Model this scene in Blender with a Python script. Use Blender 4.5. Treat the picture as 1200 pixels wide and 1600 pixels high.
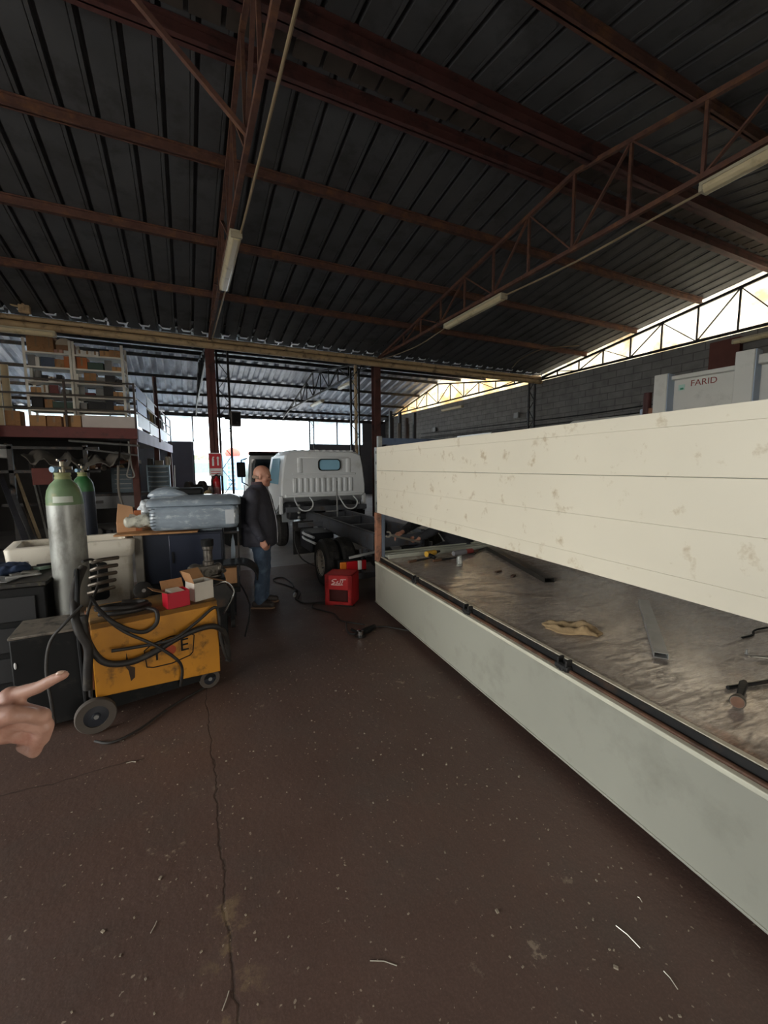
import bpy, bmesh, math, random
from mathutils import Vector as V, Matrix, Euler, Quaternion
from math import sin, cos, pi, radians as R, sqrt
random.seed(11)
for _o in list(bpy.data.objects): bpy.data.objects.remove(_o)
S = bpy.context.scene
COL = S.collection

# ------------------------------------------------------------------ camera, world, light, exposure
S.view_settings.view_transform = 'Standard'
S.view_settings.look = 'None'
S.view_settings.gamma = 1
S.view_settings.use_curve_mapping = False
S.view_settings.exposure = 0.85
cam = bpy.data.objects.new('camera', bpy.data.cameras.new('camera'))
COL.objects.link(cam)
cam.data.sensor_fit = 'AUTO'
cam.data.sensor_width = 36
cam.data.lens = 647.18 / 1600 * 36
cam.data.clip_start = 0.02
cam.data.clip_end = 300
_r, _u, _b = V((0.902, -0.433, -0.006)), V((0.053, 0.097, 0.994)), V((-0.429, -0.896, 0.11))
cam.matrix_world = Matrix(((_r.x, _u.x, _b.x, 0), (_r.y, _u.y, _b.y, 0), (_r.z, _u.z, _b.z, 1.7), (0, 0, 0, 1)))
S.camera = cam

W = bpy.data.worlds.new('sky')
S.world = W
W.use_nodes = True
_nt = W.node_tree
_bg = _nt.nodes['Background']
_tc = _nt.nodes.new('ShaderNodeTexCoord')
_sp = _nt.nodes.new('ShaderNodeSeparateXYZ')
_rp = _nt.nodes.new('ShaderNodeValToRGB')
_mr = _nt.nodes.new('ShaderNodeMapRange')
_mr.inputs['From Min'].default_value = -1
_nt.links.new(_tc.outputs['Generated'], _sp.inputs[0])
_nt.links.new(_sp.outputs['Y'], _mr.inputs['Value'])
_nt.links.new(_mr.outputs[0], _rp.inputs[0])
_rp.color_ramp.elements[0].color = (1.0, 0.93, 0.82, 1)      # hazy warm sky on the sun's side, behind the shed
_rp.color_ramp.elements[1].color = (0.80, 0.92, 1.0, 1)      # bright white overcast over the yard
_nt.links.new(_rp.outputs[0], _bg.inputs['Color'])
_bg.inputs['Strength'].default_value = 5.0

def portal(loc, rot, sx, sy):
    l = bpy.data.lights.new('sky_portal', 'AREA')
    l.shape = 'RECTANGLE'; l.size = sx; l.size_y = sy
    l.cycles.is_portal = True
    o = bpy.data.objects.new('sky_portal', l)
    o.location = loc; o.rotation_euler = rot
    COL.objects.link(o)
# portals only guide sampling of the sky through the real openings
portal((4.6, 23.9, 2.2), (R(-90), 0, 0), 13, 4.6)
portal((-6.8, 1.2, 2.1), (0, R(-90), 0), 4.2, 6.4)
portal((1.5, -2.9, 1.3), (R(90), 0, 0), 1.8, 2.8)
portal((-7.0, 15.8, 3.6), (0, R(-90), 0), 2.0, 8.6)
portal((11.75, 10.5, 5.2), (0, R(90), 0), 1.6, 27)

# ------------------------------------------------------------------ helpers
def lin(h):
    h = h.lstrip('#')
    o = []
    for i in (0, 2, 4):
        c = int(h[i:i + 2], 16) / 255
        o.append(c / 12.92 if c <= 0.04045 else ((c + 0.055) / 1.055) ** 2.4)
    return tuple(o) + (1,)

MATS = {}
def M(name, col, rough=.6, metal=0, var=.12, scale=6, bump=0, bscale=60, dirt=None, stretch=None, coat=0):
    """procedural material: colour varied by noise, optional second 'dirt' colour (hex, amount, scale), optional bump"""
    if name in MATS: return MATS[name]
    m = bpy.data.materials.new(name); MATS[name] = m
    m.use_nodes = True
    nt = m.node_tree; N = nt.nodes; L = nt.links
    b = N['Principled BSDF']
    b.inputs['Roughness'].default_value = rough
    b.inputs['Metallic'].default_value = metal
    if coat: b.inputs['Coat Weight'].default_value = coat
    tc = N.new('ShaderNodeTexCoord')
    src = tc.outputs['Object']
    if stretch:
        mp = N.new('ShaderNodeMapping'); mp.inputs['Scale'].default_value = stretch
        L.new(src, mp.inputs[0]); src = mp.outputs[0]
    c = lin(col)
    n = N.new('ShaderNodeTexNoise'); n.inputs['Scale'].default_value = scale; n.inputs['Detail'].default_value = 6
    L.new(src, n.inputs['Vector'])
    rp = N.new('ShaderNodeValToRGB')
    rp.color_ramp.elements[0].position = .3; rp.color_ramp.elements[1].position = .7
    rp.color_ramp.elements[0].color = tuple(x * (1 - var) for x in c[:3]) + (1,)
    rp.color_ramp.elements[1].color = tuple(min(1, x * (1 + var)) for x in c[:3]) + (1,)
    L.new(n.outputs[0], rp.inputs[0])
    out = rp.outputs[0]
    if dirt:
        dc, amt, ds = dirt
        n2 = N.new('ShaderNodeTexNoise'); n2.inputs['Scale'].default_value = ds; n2.inputs['Detail'].default_value = 8
        n2.inputs['Roughness'].default_value = .65
        L.new(src, n2.inputs['Vector'])
        r2 = N.new('ShaderNodeValToRGB')
        r2.color_ramp.elements[0].position = .62 - amt * .3; r2.color_ramp.elements[1].position = .74 - amt * .2
        L.new(n2.outputs[0], r2.inputs[0])
        mx = N.new('ShaderNodeMix'); mx.data_type = 'RGBA'
        L.new(r2.outputs[0], mx.inputs['Factor']); L.new(out, mx.inputs['A'])
        mx.inputs['B'].default_value = lin(dc)
        out = mx.outputs['Result']
    L.new(out, b.inputs['Base Color'])
    if bump:
        n3 = N.new('ShaderNodeTexNoise'); n3.inputs['Scale'].default_value = bscale; n3.inputs['Detail'].default_value = 4
        L.new(src, n3.inputs['Vector'])
        bp = N.new('ShaderNodeBump'); bp.inputs['Strength'].default_value = bump; bp.inputs['Distance'].default_value = .01
        L.new(n3.outputs[0], bp.inputs['Height']); L.new(bp.outputs[0], b.inputs['Normal'])
    return m

def frames(pts):
    pts = [V(p) for p in pts]; n = len(pts); T = []
    for i in range(n):
        a = pts[max(0, i - 1)]; c = pts[min(n - 1, i + 1)]
        T.append((c - a).normalized() if (c - a).length > 1e-9 else V((0, 0, 1)))
    up = V((0, 0, 1)) if abs(T[0].z) < .9 else V((1, 0, 0))
    x = T[0].cross(up).normalized(); out = []
    for i in range(n):
        if i: x = (T[i - 1].rotation_difference(T[i]) @ x).normalized()
        out.append((pts[i], x, T[i].cross(x).normalized()))
    return out

def smooth_path(pts, k=5):
    P = [V(p) for p in pts]
    if len(P) < 3: return P
    out = []
    for i in range(len(P) - 1):
        p0, p1, p2, p3 = P[max(0, i - 1)], P[i], P[i + 1], P[min(len(P) - 1, i + 2)]
        for j in range(k):
            t = j / k
            out.append(.5 * ((2 * p1) + (p2 - p0) * t + (2 * p0 - 5 * p1 + 4 * p2 - p3) * t * t + (3 * p1 - p0 - 3 * p2 + p3) * t ** 3))
    out.append(P[-1])
    return out

class MB:
    def __init__(s): s.v = []; s.f = []; s.mi = []; s.cur = 0
    def add(s, vs, fs):
        o = len(s.v); s.v += [tuple(x) for x in vs]; s.f += [tuple(i + o for i in f) for f in fs]; s.mi += [s.cur] * len(fs)
        return s
    def hexa(s, p):
        return s.add(p, [(0, 3, 2, 1), (4, 5, 6, 7), (0, 1, 5, 4), (1, 2, 6, 5), (2, 3, 7, 6), (3, 0, 4, 7)])
    def bx(s, x0, y0, z0, x1, y1, z1):
        return s.hexa([(x0, y0, z0), (x1, y0, z0), (x1, y1, z0), (x0, y1, z0), (x0, y0, z1), (x1, y0, z1), (x1, y1, z1), (x0, y1, z1)])
    def box(s, c, d, rot=(0, 0, 0)):
        m = Euler(rot).to_matrix(); c = V(c); p = []
        for z in (-.5, .5):
            for x, y in ((-.5, -.5), (.5, -.5), (.5, .5), (-.5, .5)): p.append(c + m @ V((x * d[0], y * d[1], z * d[2])))
        return s.hexa(p)
    def bar(s, a, b, w, h, up=(0, 0, 1)):
        a = V(a); b = V(b); t = (b - a).normalized(); u = V(up)
        if abs(t.dot(u)) > .98: u = V((1, 0, 0))
        x = t.cross(u).normalized(); y = x.cross(t).normalized(); p = []
        for q in (a, b):
            for i, j in ((-1, -1), (1, -1), (1, 1), (-1, 1)): p.append(q + x * i * w / 2 + y * j * h / 2)
        return s.add(p, [(0, 1, 2, 3), (7, 6, 5, 4), (1, 0, 4, 5), (2, 1, 5, 6), (3, 2, 6, 7), (0, 3, 7, 4)])
    def rings(s, rs, cap=True, closed=False):
        n = len(rs[0]); o = []; fs = []
        for r in rs: o += list(r)
        k = len(rs)
        for i in range(k if closed else k - 1):
            a = i * n; b = ((i + 1) % k) * n
            for j in range(n): fs.append((a + j, a + (j + 1) % n, b + (j + 1) % n, b + j))
        if cap and not closed: fs.append(tuple(range(n - 1, -1, -1))); fs.append(tuple(range((k - 1) * n, k * n)))
        return s.add(o, fs)
    def tube(s, pts, r, n=8, cap=True, sm=0):
        if sm:
            m = len(pts); pts = smooth_path(pts, sm)
            if isinstance(r, (list, tuple)):
                k = len(pts); q = [i * (m - 1) / (k - 1) for i in range(k)]
                r = [r[int(t)] + (r[min(m - 1, int(t) + 1)] - r[int(t)]) * (t - int(t)) for t in q]
        fr = frames(pts); rs = []
        for i, (p, x, y) in enumerate(fr):
            rr = r[i] if isinstance(r, (list, tuple)) else r
            rs.append([p + x * cos(2 * pi * j / n) * rr + y * sin(2 * pi * j / n) * rr for j in range(n)])
        return s.rings(rs, cap)
    def cyl(s, a, b, r, r1=None, n=16):
        return s.tube([a, b], [r, r if r1 is None else r1], n)
    def lathe(s, prof, o=(0, 0, 0), ax=(0, 0, 1), n=24):
        q = V((0, 0, 1)).rotation_difference(V(ax).normalized()); o = V(o); rs = []
        for r, z in prof: rs.append([o + q @ V((max(r, 1e-4) * cos(2 * pi * j / n), max(r, 1e-4) * sin(2 * pi * j / n), z)) for j in range(n)])
        if prof[0][0] > .004 and prof[-1][0] > .004: return s.rings(rs, False, True)
        return s.rings(rs)
    def ell(s, c, r, rot=(0, 0, 0), nu=16, nv=10):
        m = Euler(rot).to_matrix(); c = V(c); rs = []
        if isinstance(r, (int, float)): r = (r, r, r)
        for i in range(nv + 1):
            t = -pi / 2 + pi * i / nv; k = max(cos(t), 1e-3)
            rs.append([c + m @ V((r[0] * k * cos(2 * pi * j / nu), r[1] * k * sin(2 * pi * j / nu), r[2] * sin(t))) for j in range(nu)])
        return s.rings(rs)
    def limb(s, pts, rr, n=12):
        """tapered round-ended chain; overlaps are fused later by a remesh"""
        for i in range(len(pts) - 1):
            a, b = V(pts[i]), V(pts[i + 1])
            s.tube([a, b], [rr[i], rr[i + 1]], n)
        for p, r in zip(pts, rr): s.ell(p, r, nu=n, nv=8)
        return s
    def prism(s, poly, ax, a, b):
        """polygon in the two axes other than ax, extruded from a to b"""
        def pt(p, t): return {'x': (t, p[0], p[1]), 'y': (p[0], t, p[1]), 'z': (p[0], p[1], t)}[ax]
        n = len(poly)
        return s.add([pt(p, a) for p in poly] + [pt(p, b) for p in poly],
                     [tuple(range(n - 1, -1, -1)), tuple(range(n, 2 * n))] + [(i, (i + 1) % n, n + (i + 1) % n, n + i) for i in range(n)])
    def build(s, name, mat, parent=None, smooth=None, bevel=0, seg=2, remesh=0, relax=0, sub=0, disp=None):
        me = bpy.data.meshes.new(name)
        me.from_pydata(s.v, [], s.f)
        bm = bmesh.new(); bm.from_mesh(me); bmesh.ops.recalc_face_normals(bm, faces=bm.faces); bm.to_mesh(me); bm.free()
        ms = mat if isinstance(mat, (list, tuple)) else [mat]
        for m in ms: me.materials.append(m)
        if len(ms) > 1:
            for p, i in zip(me.polygons, s.mi): p.material_index = i
        if smooth is None: smooth = 35
        if smooth: me.shade_smooth(); me.set_sharp_from_angle(angle=R(180 if remesh else smooth))
        o = bpy.data.objects.new(name, me); COL.objects.link(o)
        if parent is not None: o.parent = parent
        if bevel:
            md = o.modifiers.new('bevel', 'BEVEL'); md.width = bevel; md.segments = seg; md.limit_method = 'ANGLE'; md.angle_limit = R(40)
        if remesh:
            md = o.modifiers.new('remesh', 'REMESH'); md.mode = 'VOXEL'; md.voxel_size = remesh; md.use_smooth_shade = True
        if relax:
            md = o.modifiers.new('relax', 'SMOOTH'); md.iterations = relax; md.factor = .5
        if sub:
            md = o.modifiers.new('sub', 'SUBSURF'); md.levels = sub; md.render_levels = sub
        if disp:
            t = bpy.data.textures.new(name, 'CLOUDS'); t.noise_scale = disp[1]
            md = o.modifiers.new('folds', 'DISPLACE'); md.texture = t; md.strength = disp[0]; md.mid_level = .5
        return o

def tag(o, label=None, cat=None, group=None, kind=None):
    if label: o['label'] = label
    if cat: o['category'] = cat
    if group: o['group'] = group
    if kind: o['kind'] = kind
    return o

def thing(name, label, cat, loc=(0, 0, 0), rz=0, group=None):
    o = bpy.data.objects.new(name, None); COL.objects.link(o)
    o.empty_display_size = .1
    o.location = loc; o.rotation_euler = (0, 0, rz)
    return tag(o, label, cat, group)

def struct(o): o['kind'] = 'structure'; return o

def text(body, size, mat, parent, loc, rot, ext=.0015, name='lettering', sx=1):
    c = bpy.data.curves.new(name, 'FONT'); c.body = body; c.size = size; c.extrude = ext; c.align_x = 'CENTER'; c.align_y = 'CENTER'
    c.materials.append(mat)
    f = bpy.data.objects.new(name, c); COL.objects.link(f)
    me = bpy.data.meshes.new_from_object(f.evaluated_get(bpy.context.evaluated_depsgraph_get()))
    bpy.data.objects.remove(f); me.name = name
    o = bpy.data.objects.new(name, me); COL.objects.link(o); o.parent = parent; o.location = loc; o.rotation_euler = rot; o.scale = (sx, 1, 1)
    return o

def copy_tree(o, parent=None):
    c = o.copy(); COL.objects.link(c)
    if parent is not None: c.parent = parent
    for ch in list(o.children): copy_tree(ch, c)
    return c

# ------------------------------------------------------------------ setting: floor, walls, roof
def floor_material():
    m = bpy.data.materials.new('painted_concrete'); m.use_nodes = True
    nt = m.node_tree; N = nt.nodes; L = nt.links; b = N['Principled BSDF']
    tc = N.new('ShaderNodeTexCoord'); src = tc.outputs['Object']
    def noise(sc, det=6, rough=.6, vec=None):
        n = N.new('ShaderNodeTexNoise'); n.inputs['Scale'].default_value = sc; n.inputs['Detail'].default_value = det
        n.inputs['Roughness'].default_value = rough; L.new(vec or src, n.inputs['Vector']); return n.outputs[0]
    def ramp(f, a, ca, z, cz):
        r = N.new('ShaderNodeValToRGB'); r.color_ramp.elements[0].position = a; r.color_ramp.elements[1].position = z
        r.color_ramp.elements[0].color = ca; r.color_ramp.elements[1].color = cz; L.new(f, r.inputs[0]); return r.outputs[0]
    def mix(f, a, bcol):
        x = N.new('ShaderNodeMix'); x.data_type = 'RGBA'; L.new(f, x.inputs['Factor'])
        L.new(a, x.inputs['A'])
        if isinstance(bcol, tuple): x.inputs['B'].default_value = bcol
        else: L.new(bcol, x.inputs['B'])
        return x.outputs['Result']
    def math_(op, a, bv):
        x = N.new('ShaderNodeMath'); x.operation = op
        for i, q in enumerate((a, bv)):
            if isinstance(q, (int, float)): x.inputs[i].default_value = q
            else: L.new(q, x.inputs[i])
        return x.outputs[0]
    W0, B0 = (0, 0, 0, 1), (1, 1, 1, 1)
    col = ramp(noise(.7, 5), .35, lin('#4f3d37'), .7, lin('#5e4941'))
    col = mix(math_('MULTIPLY', ramp(noise(1.7, 6, .7), .48, W0, .70, B0), .6), col, lin('#4d4540'))
    col = mix(math_('MULTIPLY', ramp(noise(120, 3), .45, W0, .75, B0), .25), col, lin('#84695c'))
    # chips where the paint has come off
    chips = math_('MULTIPLY', ramp(noise(7.0, 9, .72), .61, W0, .645, B0), ramp(noise(.9, 2), .45, W0, .6, B0))
    col = mix(math_('MULTIPLY', chips, .7), col, lin('#9a8a78'))
    specks = ramp(noise(46, 2, .5), .69, W0, .72, B0)
    col = mix(math_('MULTIPLY', specks, .55), col, lin('#b9ab98'))
    # two joints in the slab
    sp = N.new('ShaderNodeSeparateXYZ'); L.new(src, sp.inputs[0])
    wob = math_('MULTIPLY', math_('SUBTRACT', noise(5, 4), .5), .09)
    dx = math_('ABSOLUTE', math_('SUBTRACT', math_('ADD', sp.outputs['X'], wob), .062), 0)
    jx = ramp(dx, .002, B0, .006, W0)
    dy = math_('ABSOLUTE', math_('SUBTRACT', math_('ADD', sp.outputs['Y'], wob), 2.66), 0)
    lx = math_('LESS_THAN', sp.outputs['X'], -.3)
    jy = math_('MULTIPLY', ramp(dy, .002, B0, .006, W0), lx)
    j = math_('MAXIMUM', jx, jy)
    col = mix(math_('MULTIPLY', j, .75), col, lin('#241b17'))
    rub = math_('MULTIPLY', ramp(dx, .0, B0, .13, W0), ramp(noise(9, 6, .7), .52, W0, .6, B0))
    near = math_('LESS_THAN', sp.outputs['Y'], 1.6)
    col = mix(math_('MULTIPLY', math_('MULTIPLY', rub, near), .55), col, lin('#8a7558'))
    far = math_('GREATER_THAN', math_('ADD', sp.outputs['Y'], wob), 7.05)
    col = mix(far, col, ramp(noise(1.3, 6), .3, lin('#807c7e'), .7, lin('#96928f')))
    L.new(col, b.inputs['Base Color'])
    rg = ramp(noise(2.2, 6), .3, (.42,) * 3 + (1,), .75, (.62,) * 3 + (1,)); L.new(rg, b.inputs['Roughness'])
    bp = N.new('ShaderNodeBump'); bp.inputs['Strength'].default_value = .25; bp.inputs['Distance'].default_value = .01
    L.new(math_('SUBTRACT', noise(30, 5), math_('MULTIPLY', j, .6)), bp.inputs['Height']); L.new(bp.outputs[0], b.inputs['Normal'])
    return m

def block_material(name, c1, c2, mortar):
    m = bpy.data.materials.new(name); m.use_nodes = True
    nt = m.node_tree; N = nt.nodes; L = nt.links; b = N['Principled BSDF']; b.inputs['Roughness'].default_value = .9
    tc = N.new('ShaderNodeTexCoord'); sp = N.new('ShaderNodeSeparateXYZ'); cb = N.new('ShaderNodeCombineXYZ')
    L.new(tc.outputs['Object'], sp.inputs[0]); ad = N.new('ShaderNodeMath'); ad.operation = 'ADD'
    L.new(sp.outputs['X'], ad.inputs[0]); L.new(sp.outputs['Y'], ad.inputs[1])
    L.new(ad.outputs[0], cb.inputs['X']); L.new(sp.outputs['Z'], cb.inputs['Y'])
    br = N.new('ShaderNodeTexBrick'); L.new(cb.outputs[0], br.inputs['Vector'])
    br.inputs['Scale'].default_value = 1; br.inputs['Brick Width'].default_value = .5; br.inputs['Row Height'].default_value = .2
    br.inputs['Mortar Size'].default_value = .012; br.inputs['Color1'].default_value = lin(c1); br.inputs['Color2'].default_value = lin(c2); br.inputs['Mortar'].default_value = lin(mortar)
    n = N.new('ShaderNodeTexNoise'); n.inputs['Scale'].default_value = 4; n.inputs['Detail'].default_value = 8; L.new(tc.outputs['Object'], n.inputs['Vector'])
    mx = N.new('ShaderNodeMix'); mx.data_type = 'RGBA'; mx.blend_type = 'MULTIPLY'; mx.inputs['Factor'].default_value = .6
    L.new(br.outputs['Color'], mx.inputs['A']); L.new(n.outputs[0], mx.inputs['B']); L.new(mx.outputs['Result'], b.inputs['Base Color'])
    bp = N.new('ShaderNodeBump'); bp.inputs['Strength'].default_value = .6; bp.inputs['Distance'].default_value = .02; bp.invert = True
    L.new(br.outputs['Fac'], bp.inputs['Height']); L.new(bp.outputs[0], b.inputs['Normal'])
    return m

def sheet_material(name, col, grime, amt):
    """old translucent roofing sheet: passes daylight, with grime"""
    m = bpy.data.materials.new(name); m.use_nodes = True
    nt = m.node_tree; N = nt.nodes; L = nt.links; N.remove(N['Principled BSDF']); out = N['Material Output']
    tc = N.new('ShaderNodeTexCoord')
    n = N.new('ShaderNodeTexNoise'); n.inputs['Scale'].default_value = 1.6; n.inputs['Detail'].default_value = 8; n.inputs['Roughness'].default_value = .65
    L.new(tc.outputs['Object'], n.inputs['Vector'])
    r = N.new('ShaderNodeValToRGB'); r.color_ramp.elements[0].position = .45 - amt * .1; r.color_ramp.elements[1].position = .62
    r.color_ramp.elements[0].color = lin(col); r.color_ramp.elements[1].color = lin(grime); L.new(n.outputs[0], r.inputs[0])
    t = N.new('ShaderNodeBsdfTranslucent'); d = N.new('ShaderNodeBsdfDiffuse'); a = N.new('ShaderNodeMixShader'); a.inputs[0].default_value = .25
    L.new(r.outputs[0], t.inputs[0]); L.new(r.outputs[0], d.inputs[0]); L.new(t.outputs[0], a.inputs[1]); L.new(d.outputs[0], a.inputs[2])
    L.new(a.outputs[0], out.inputs[0])
    return m

RUST = M('rusty_steel', '#5c3d33', .8, .05, .25, 9, .2, 50, ('#775036', .4, 5))
OXBLOOD = M('red_oxide_steel', '#54302b', .7, 0, .2, 4, .05, 40, ('#2e1d1a', .4, 3))
ROOFDARK = M('dark_roof_panel', '#4d4d4f', .75, .0, .15, 1.5, 0, 40, ('#3c3b3b', .4, 2))
ROOFGREY = M('weathered_grey_sheet', '#a9adb8', .45, .1, .2, 1.2, 0, 40, ('#7c7f89', .5, 1.4), (2.5, .6, 1))
CREAM = M('cream_duct', '#b49a76', .55, 0, .12, 4, 0, 40, ('#6d5a43', .3, 5))
GALV = M('galvanised_steel', '#8c8d8c', .45, .6, .15, 12, .05, 60)
DARKSTEEL = M('dark_steel', '#2b2a2a', .5, .5, .25, 10, .1, 60, ('#4a3a30', .3, 7))
BLACK = M('black_paint', '#0e0f10', .62, 0, .2, 8, 0, 40, ('#262421', .2, 9))
BLACK.node_tree.nodes['Principled BSDF'].inputs['Specular IOR Level'].default_value = .25
RUBBER = M('black_rubber', '#1b1a19', .75, 0, .2, 10, .1, 80, ('#3c3834', .3, 8))
CHROME = M('chrome', '#d8dadb', .12, 1, .03, 4)
WHITEPAINT = M('white_paint', '#d7d9d8', .35, 0, .05, 3, 0, 40, ('#b9b8b2', .2, 4))
CARDBOARD = M('cardboard', '#a07650', .85, 0, .1, 5, 0, 40, ('#7d5b3d', .3, 6))
SHEETGLASS = sheet_material('translucent_sheet', '#f6f0e4', '#cbbba4', .3)
SHEETWARM = sheet_material('yellowed_sheet', '#f6ecd8', '#d6bd98', .5)

FB = MB().bx(-6.5, -2.6, -.2, 11.34, 23.5, 0)
struct(FB.build('floor', floor_material(), smooth=0))
YARD = M('yard_concrete', '#a7a6a4', .8, 0, .08, .8, .1, 20, ('#8d8b88', .4, 1))
struct(MB().bx(-60, 23.5, -.22, 70, 120, -.02).build('ground', YARD, smooth=0))
struct(MB().bx(-60, -60, -.22, -6.5, 23.5, -.02).bx(-6.5, -60, -.22, 60, -2.6, -.02).build('ground', YARD, smooth=0))

BLOCK = block_material('concrete_block', '#7f7c79', '#888581', '#6a6764')
BLOCKL = block_material('painted_block', '#6f6d68', '#7a7770', '#55524e')
struct(MB().bx(11.34, -2.6, 0, 11.58, 23.5, 4.6).build('wall_right', BLOCK, smooth=0))
struct(MB().bx(-6.75, 4.4, 0, -6.5, 11.6, 4.6).bx(-6.75, 20, 0, -6.5, 23.5, 4.6).bx(-6.75, 11.6, 0, -6.5, 20, 2.7).bx(-6.75, -2.6, 0, -6.5, -2.0, 4.6).bx(-6.75, -2.0, 4.2, -6.5, 4.4, 4.6).build('wall_left', BLOCKL, smooth=0))
struct(MB().bx(-6.75, -2.8, 0, .7, -2.6, 4.8).bx(2.2, -2.8, 0, 11.58, -2.6, 4.8).bx(.7, -2.8, 2.6, 2.2, -2.6, 4.8).build('wall_rear', BLOCKL, smooth=0))

EAVE, RIDGE_Z, VALLEY_Y, RIDGE_Y, BACK_Y = 4.83, 5.88, 11.0, 4.4, -2.2
FR_Y, FR_Z, FE_Y, FE_Z = 17.3, 5.80, 23.7, 4.42

def corrugated(name, prof, period, x0, x1, path, mat):
    """ribbed sheet: prof = [(fraction of the period, height)], swept along the (y, z) path"""
    b = MB(); xs = []
    x = x0
    while x < x1:
        for f, h in prof: xs.append((x + f * period, h))
        x += period
    k = len(xs); vs = []
    for (y, z) in path:
        for x, h in xs: vs.append((x, y, z + h))
    fs = []
    for i in range(len(path) - 1):
        for j in range(k - 1): fs.append((i * k + j, i * k + j + 1, (i + 1) * k + j + 1, (i + 1) * k + j))
    b.add(vs, fs)
    o = b.build(name, mat, smooth=0)
    md = o.modifiers.new('thick', 'SOLIDIFY'); md.thickness = .02; md.offset = 1
    return struct(o)
PAN = [(0, 0), (.70, 0), (.72, .012), (.74, 0), (.84, 0), (.865, .075), (.975, .075)]
corrugated('ceiling', PAN, .335, -7.0, 11.7, [(VALLEY_Y + .15, EAVE - .02), (RIDGE_Y, RIDGE_Z)], ROOFDARK)
corrugated('ceiling', PAN, .335, -7.0, 11.7, [(RIDGE_Y, RIDGE_Z), (BACK_Y - .6, EAVE - .1)], ROOFDARK)
WAVE = [(0, 0), (.38, 0), (.5, .06), (.88, .06)]
corrugated('ceiling', WAVE, .42, -7.0, 11.7, [(VALLEY_Y - .1, EAVE - .02), (FR_Y, FR_Z)], M('pale_sheet', '#d2d6dd', .5, .05, .1, 1.2, 0, 40, ('#a9adb5', .4, 1.4), (2.5, .6, 1)))
corrugated('ceiling', WAVE, .42, -7.0, 11.7, [(FR_Y, FR_Z), (FE_Y + .5, FE_Z - .12)], ROOFGREY)
# sheet closing the gables above the side walls
def gable(x, name, mat, pts):
    b = MB(); b.prism(pts, 'x', x, x + .012); return struct(b.build(name, mat, smooth=0))
gable(11.40, 'window_1', SHEETGLASS, [(BACK_Y, 4.6), (VALLEY_Y, 4.6), (VALLEY_Y, EAVE), (RIDGE_Y, RIDGE_Z), (BACK_Y, EAVE)])
gable(11.40, 'window_2', SHEETWARM, [(VALLEY_Y + .05, 4.6), (23.2, 4.6), (FR_Y, FR_Z), (VALLEY_Y + .05, EAVE)])
gable(-6.7, 'window_3', SHEETGLASS, [(BACK_Y, 4.6), (VALLEY_Y, 4.6), (VALLEY_Y, EAVE), (RIDGE_Y, RIDGE_Z), (BACK_Y, EAVE)])
gable(-6.7, 'window_4', SHEETWARM, [(VALLEY_Y + .05, 4.6), (23.2, 4.6), (FR_Y, FR_Z), (VALLEY_Y + .05, EAVE)])
# far wall: low panels, lights above them, open doorway between
PANELD = M('dark_cladding', '#4c4c52', .7, 0, .1, 2)
struct(MB().bx(-6.5, 23.4, 0, .5, 23.55, 2.98).bx(6.55, 23.4, 0, 11.34, 23.55, 2.98).build('wall_far', PANELD, smooth=0))
struct(MB().bx(9.85, 23.38, 2.98, 11.34, 23.56, 4.35).build('wall_far', PANELD, smooth=0))
def far_window(n, x0, x1):
    o = MB()
    for i in range(int((x1 - x0) / .2) + 1):
        xa = x0 + .2 * i; xb = min(xa + .2, x1)
        o.bx(xa, 23.46 + (.02 if i % 2 else 0), 2.98, xb, 23.47 + (.02 if i % 2 else 0), 4.3)
    s = struct(o.build('window_%d' % n, SHEETCLEAR, smooth=0))
    f = MB(); k = max(1, int((x1 - x0) / 1.6))
    for i in range(k + 1):
        x = x0 + (x1 - x0) * i / k; f.bx(x - .03, 23.40, 2.98, x + .03, 23.46, 4.3)
    f.build('frame', DARKSTEEL, s, smooth=0)
SHEETCLEAR = sheet_material('clear_sheet', '#f4f8fb', '#e3ebf0', .2)
struct(MB().bx(-6.66, 11.6, 2.7, -6.65, 20, 4.6).build('window_7', SHEETCLEAR, smooth=0))
far_window(5, -6.5, .5)
far_window(6, 6.55, 9.85)
struct(MB().bx(-6.5, 23.36, 4.26, 11.34, 23.62, 4.42).build('trim_1', DARKSTEEL, smooth=0))

# ------------------------------------------------------------------ roof steel
def roof_z(y):
    return RIDGE_Z - (RIDGE_Z - EAVE) / (VALLEY_Y - RIDGE_Y) * abs(y - RIDGE_Y)
def far_z(y):
    return FR_Z - (FR_Z - EAVE) / (FR_Y - VALLEY_Y) * (FR_Y - y) if y < FR_Y else FR_Z - (FR_Z - FE_Z) / (FE_Y - FR_Y) * (y - FR_Y)

def purlin(y, z, w, h, label, group, mat=RUST):
    b = MB().bx(-6.5, y - w / 2, z - h, 11.3, y + w / 2, z - h + .018).bx(-6.5, y - .008, z - h, 11.3, y + .008, z - .005).bx(-6.5, y - w / 2, z - .022, 11.3, y + w / 2, z - .004)
    return tag(b.build('purlin', mat, smooth=0), label, 'purlin', group)
G = 'purlins of the near roof'
names = {6.04: 'rusty purlin under the dark roof, first one beyond the ridge', 7.6: 'rusty purlin under the dark roof, second one beyond the ridge',
         9.15: 'rusty purlin under the dark roof, last one before the cream duct beam',
         2.94: 'rust-streaked purlin crossing the near roof slope on this side of the ridge', 1.4: 'purlin of the near slope high above the white panel, second from the ridge',
         -.1: 'purlin of the near slope, third from the ridge overhead'}
for y, l in names.items(): purlin(y, roof_z(y), .075, .13, l, G)
purlin(4.12, roof_z(4.12), .16, .2, 'wide dark red ridge purlin on the near side of the roof ridge', G, OXBLOOD)
purlin(4.72, roof_z(4.72), .12, .16, 'dark ridge purlin on the far side of the roof ridge', G, OXBLOOD)
o = MB()
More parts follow.
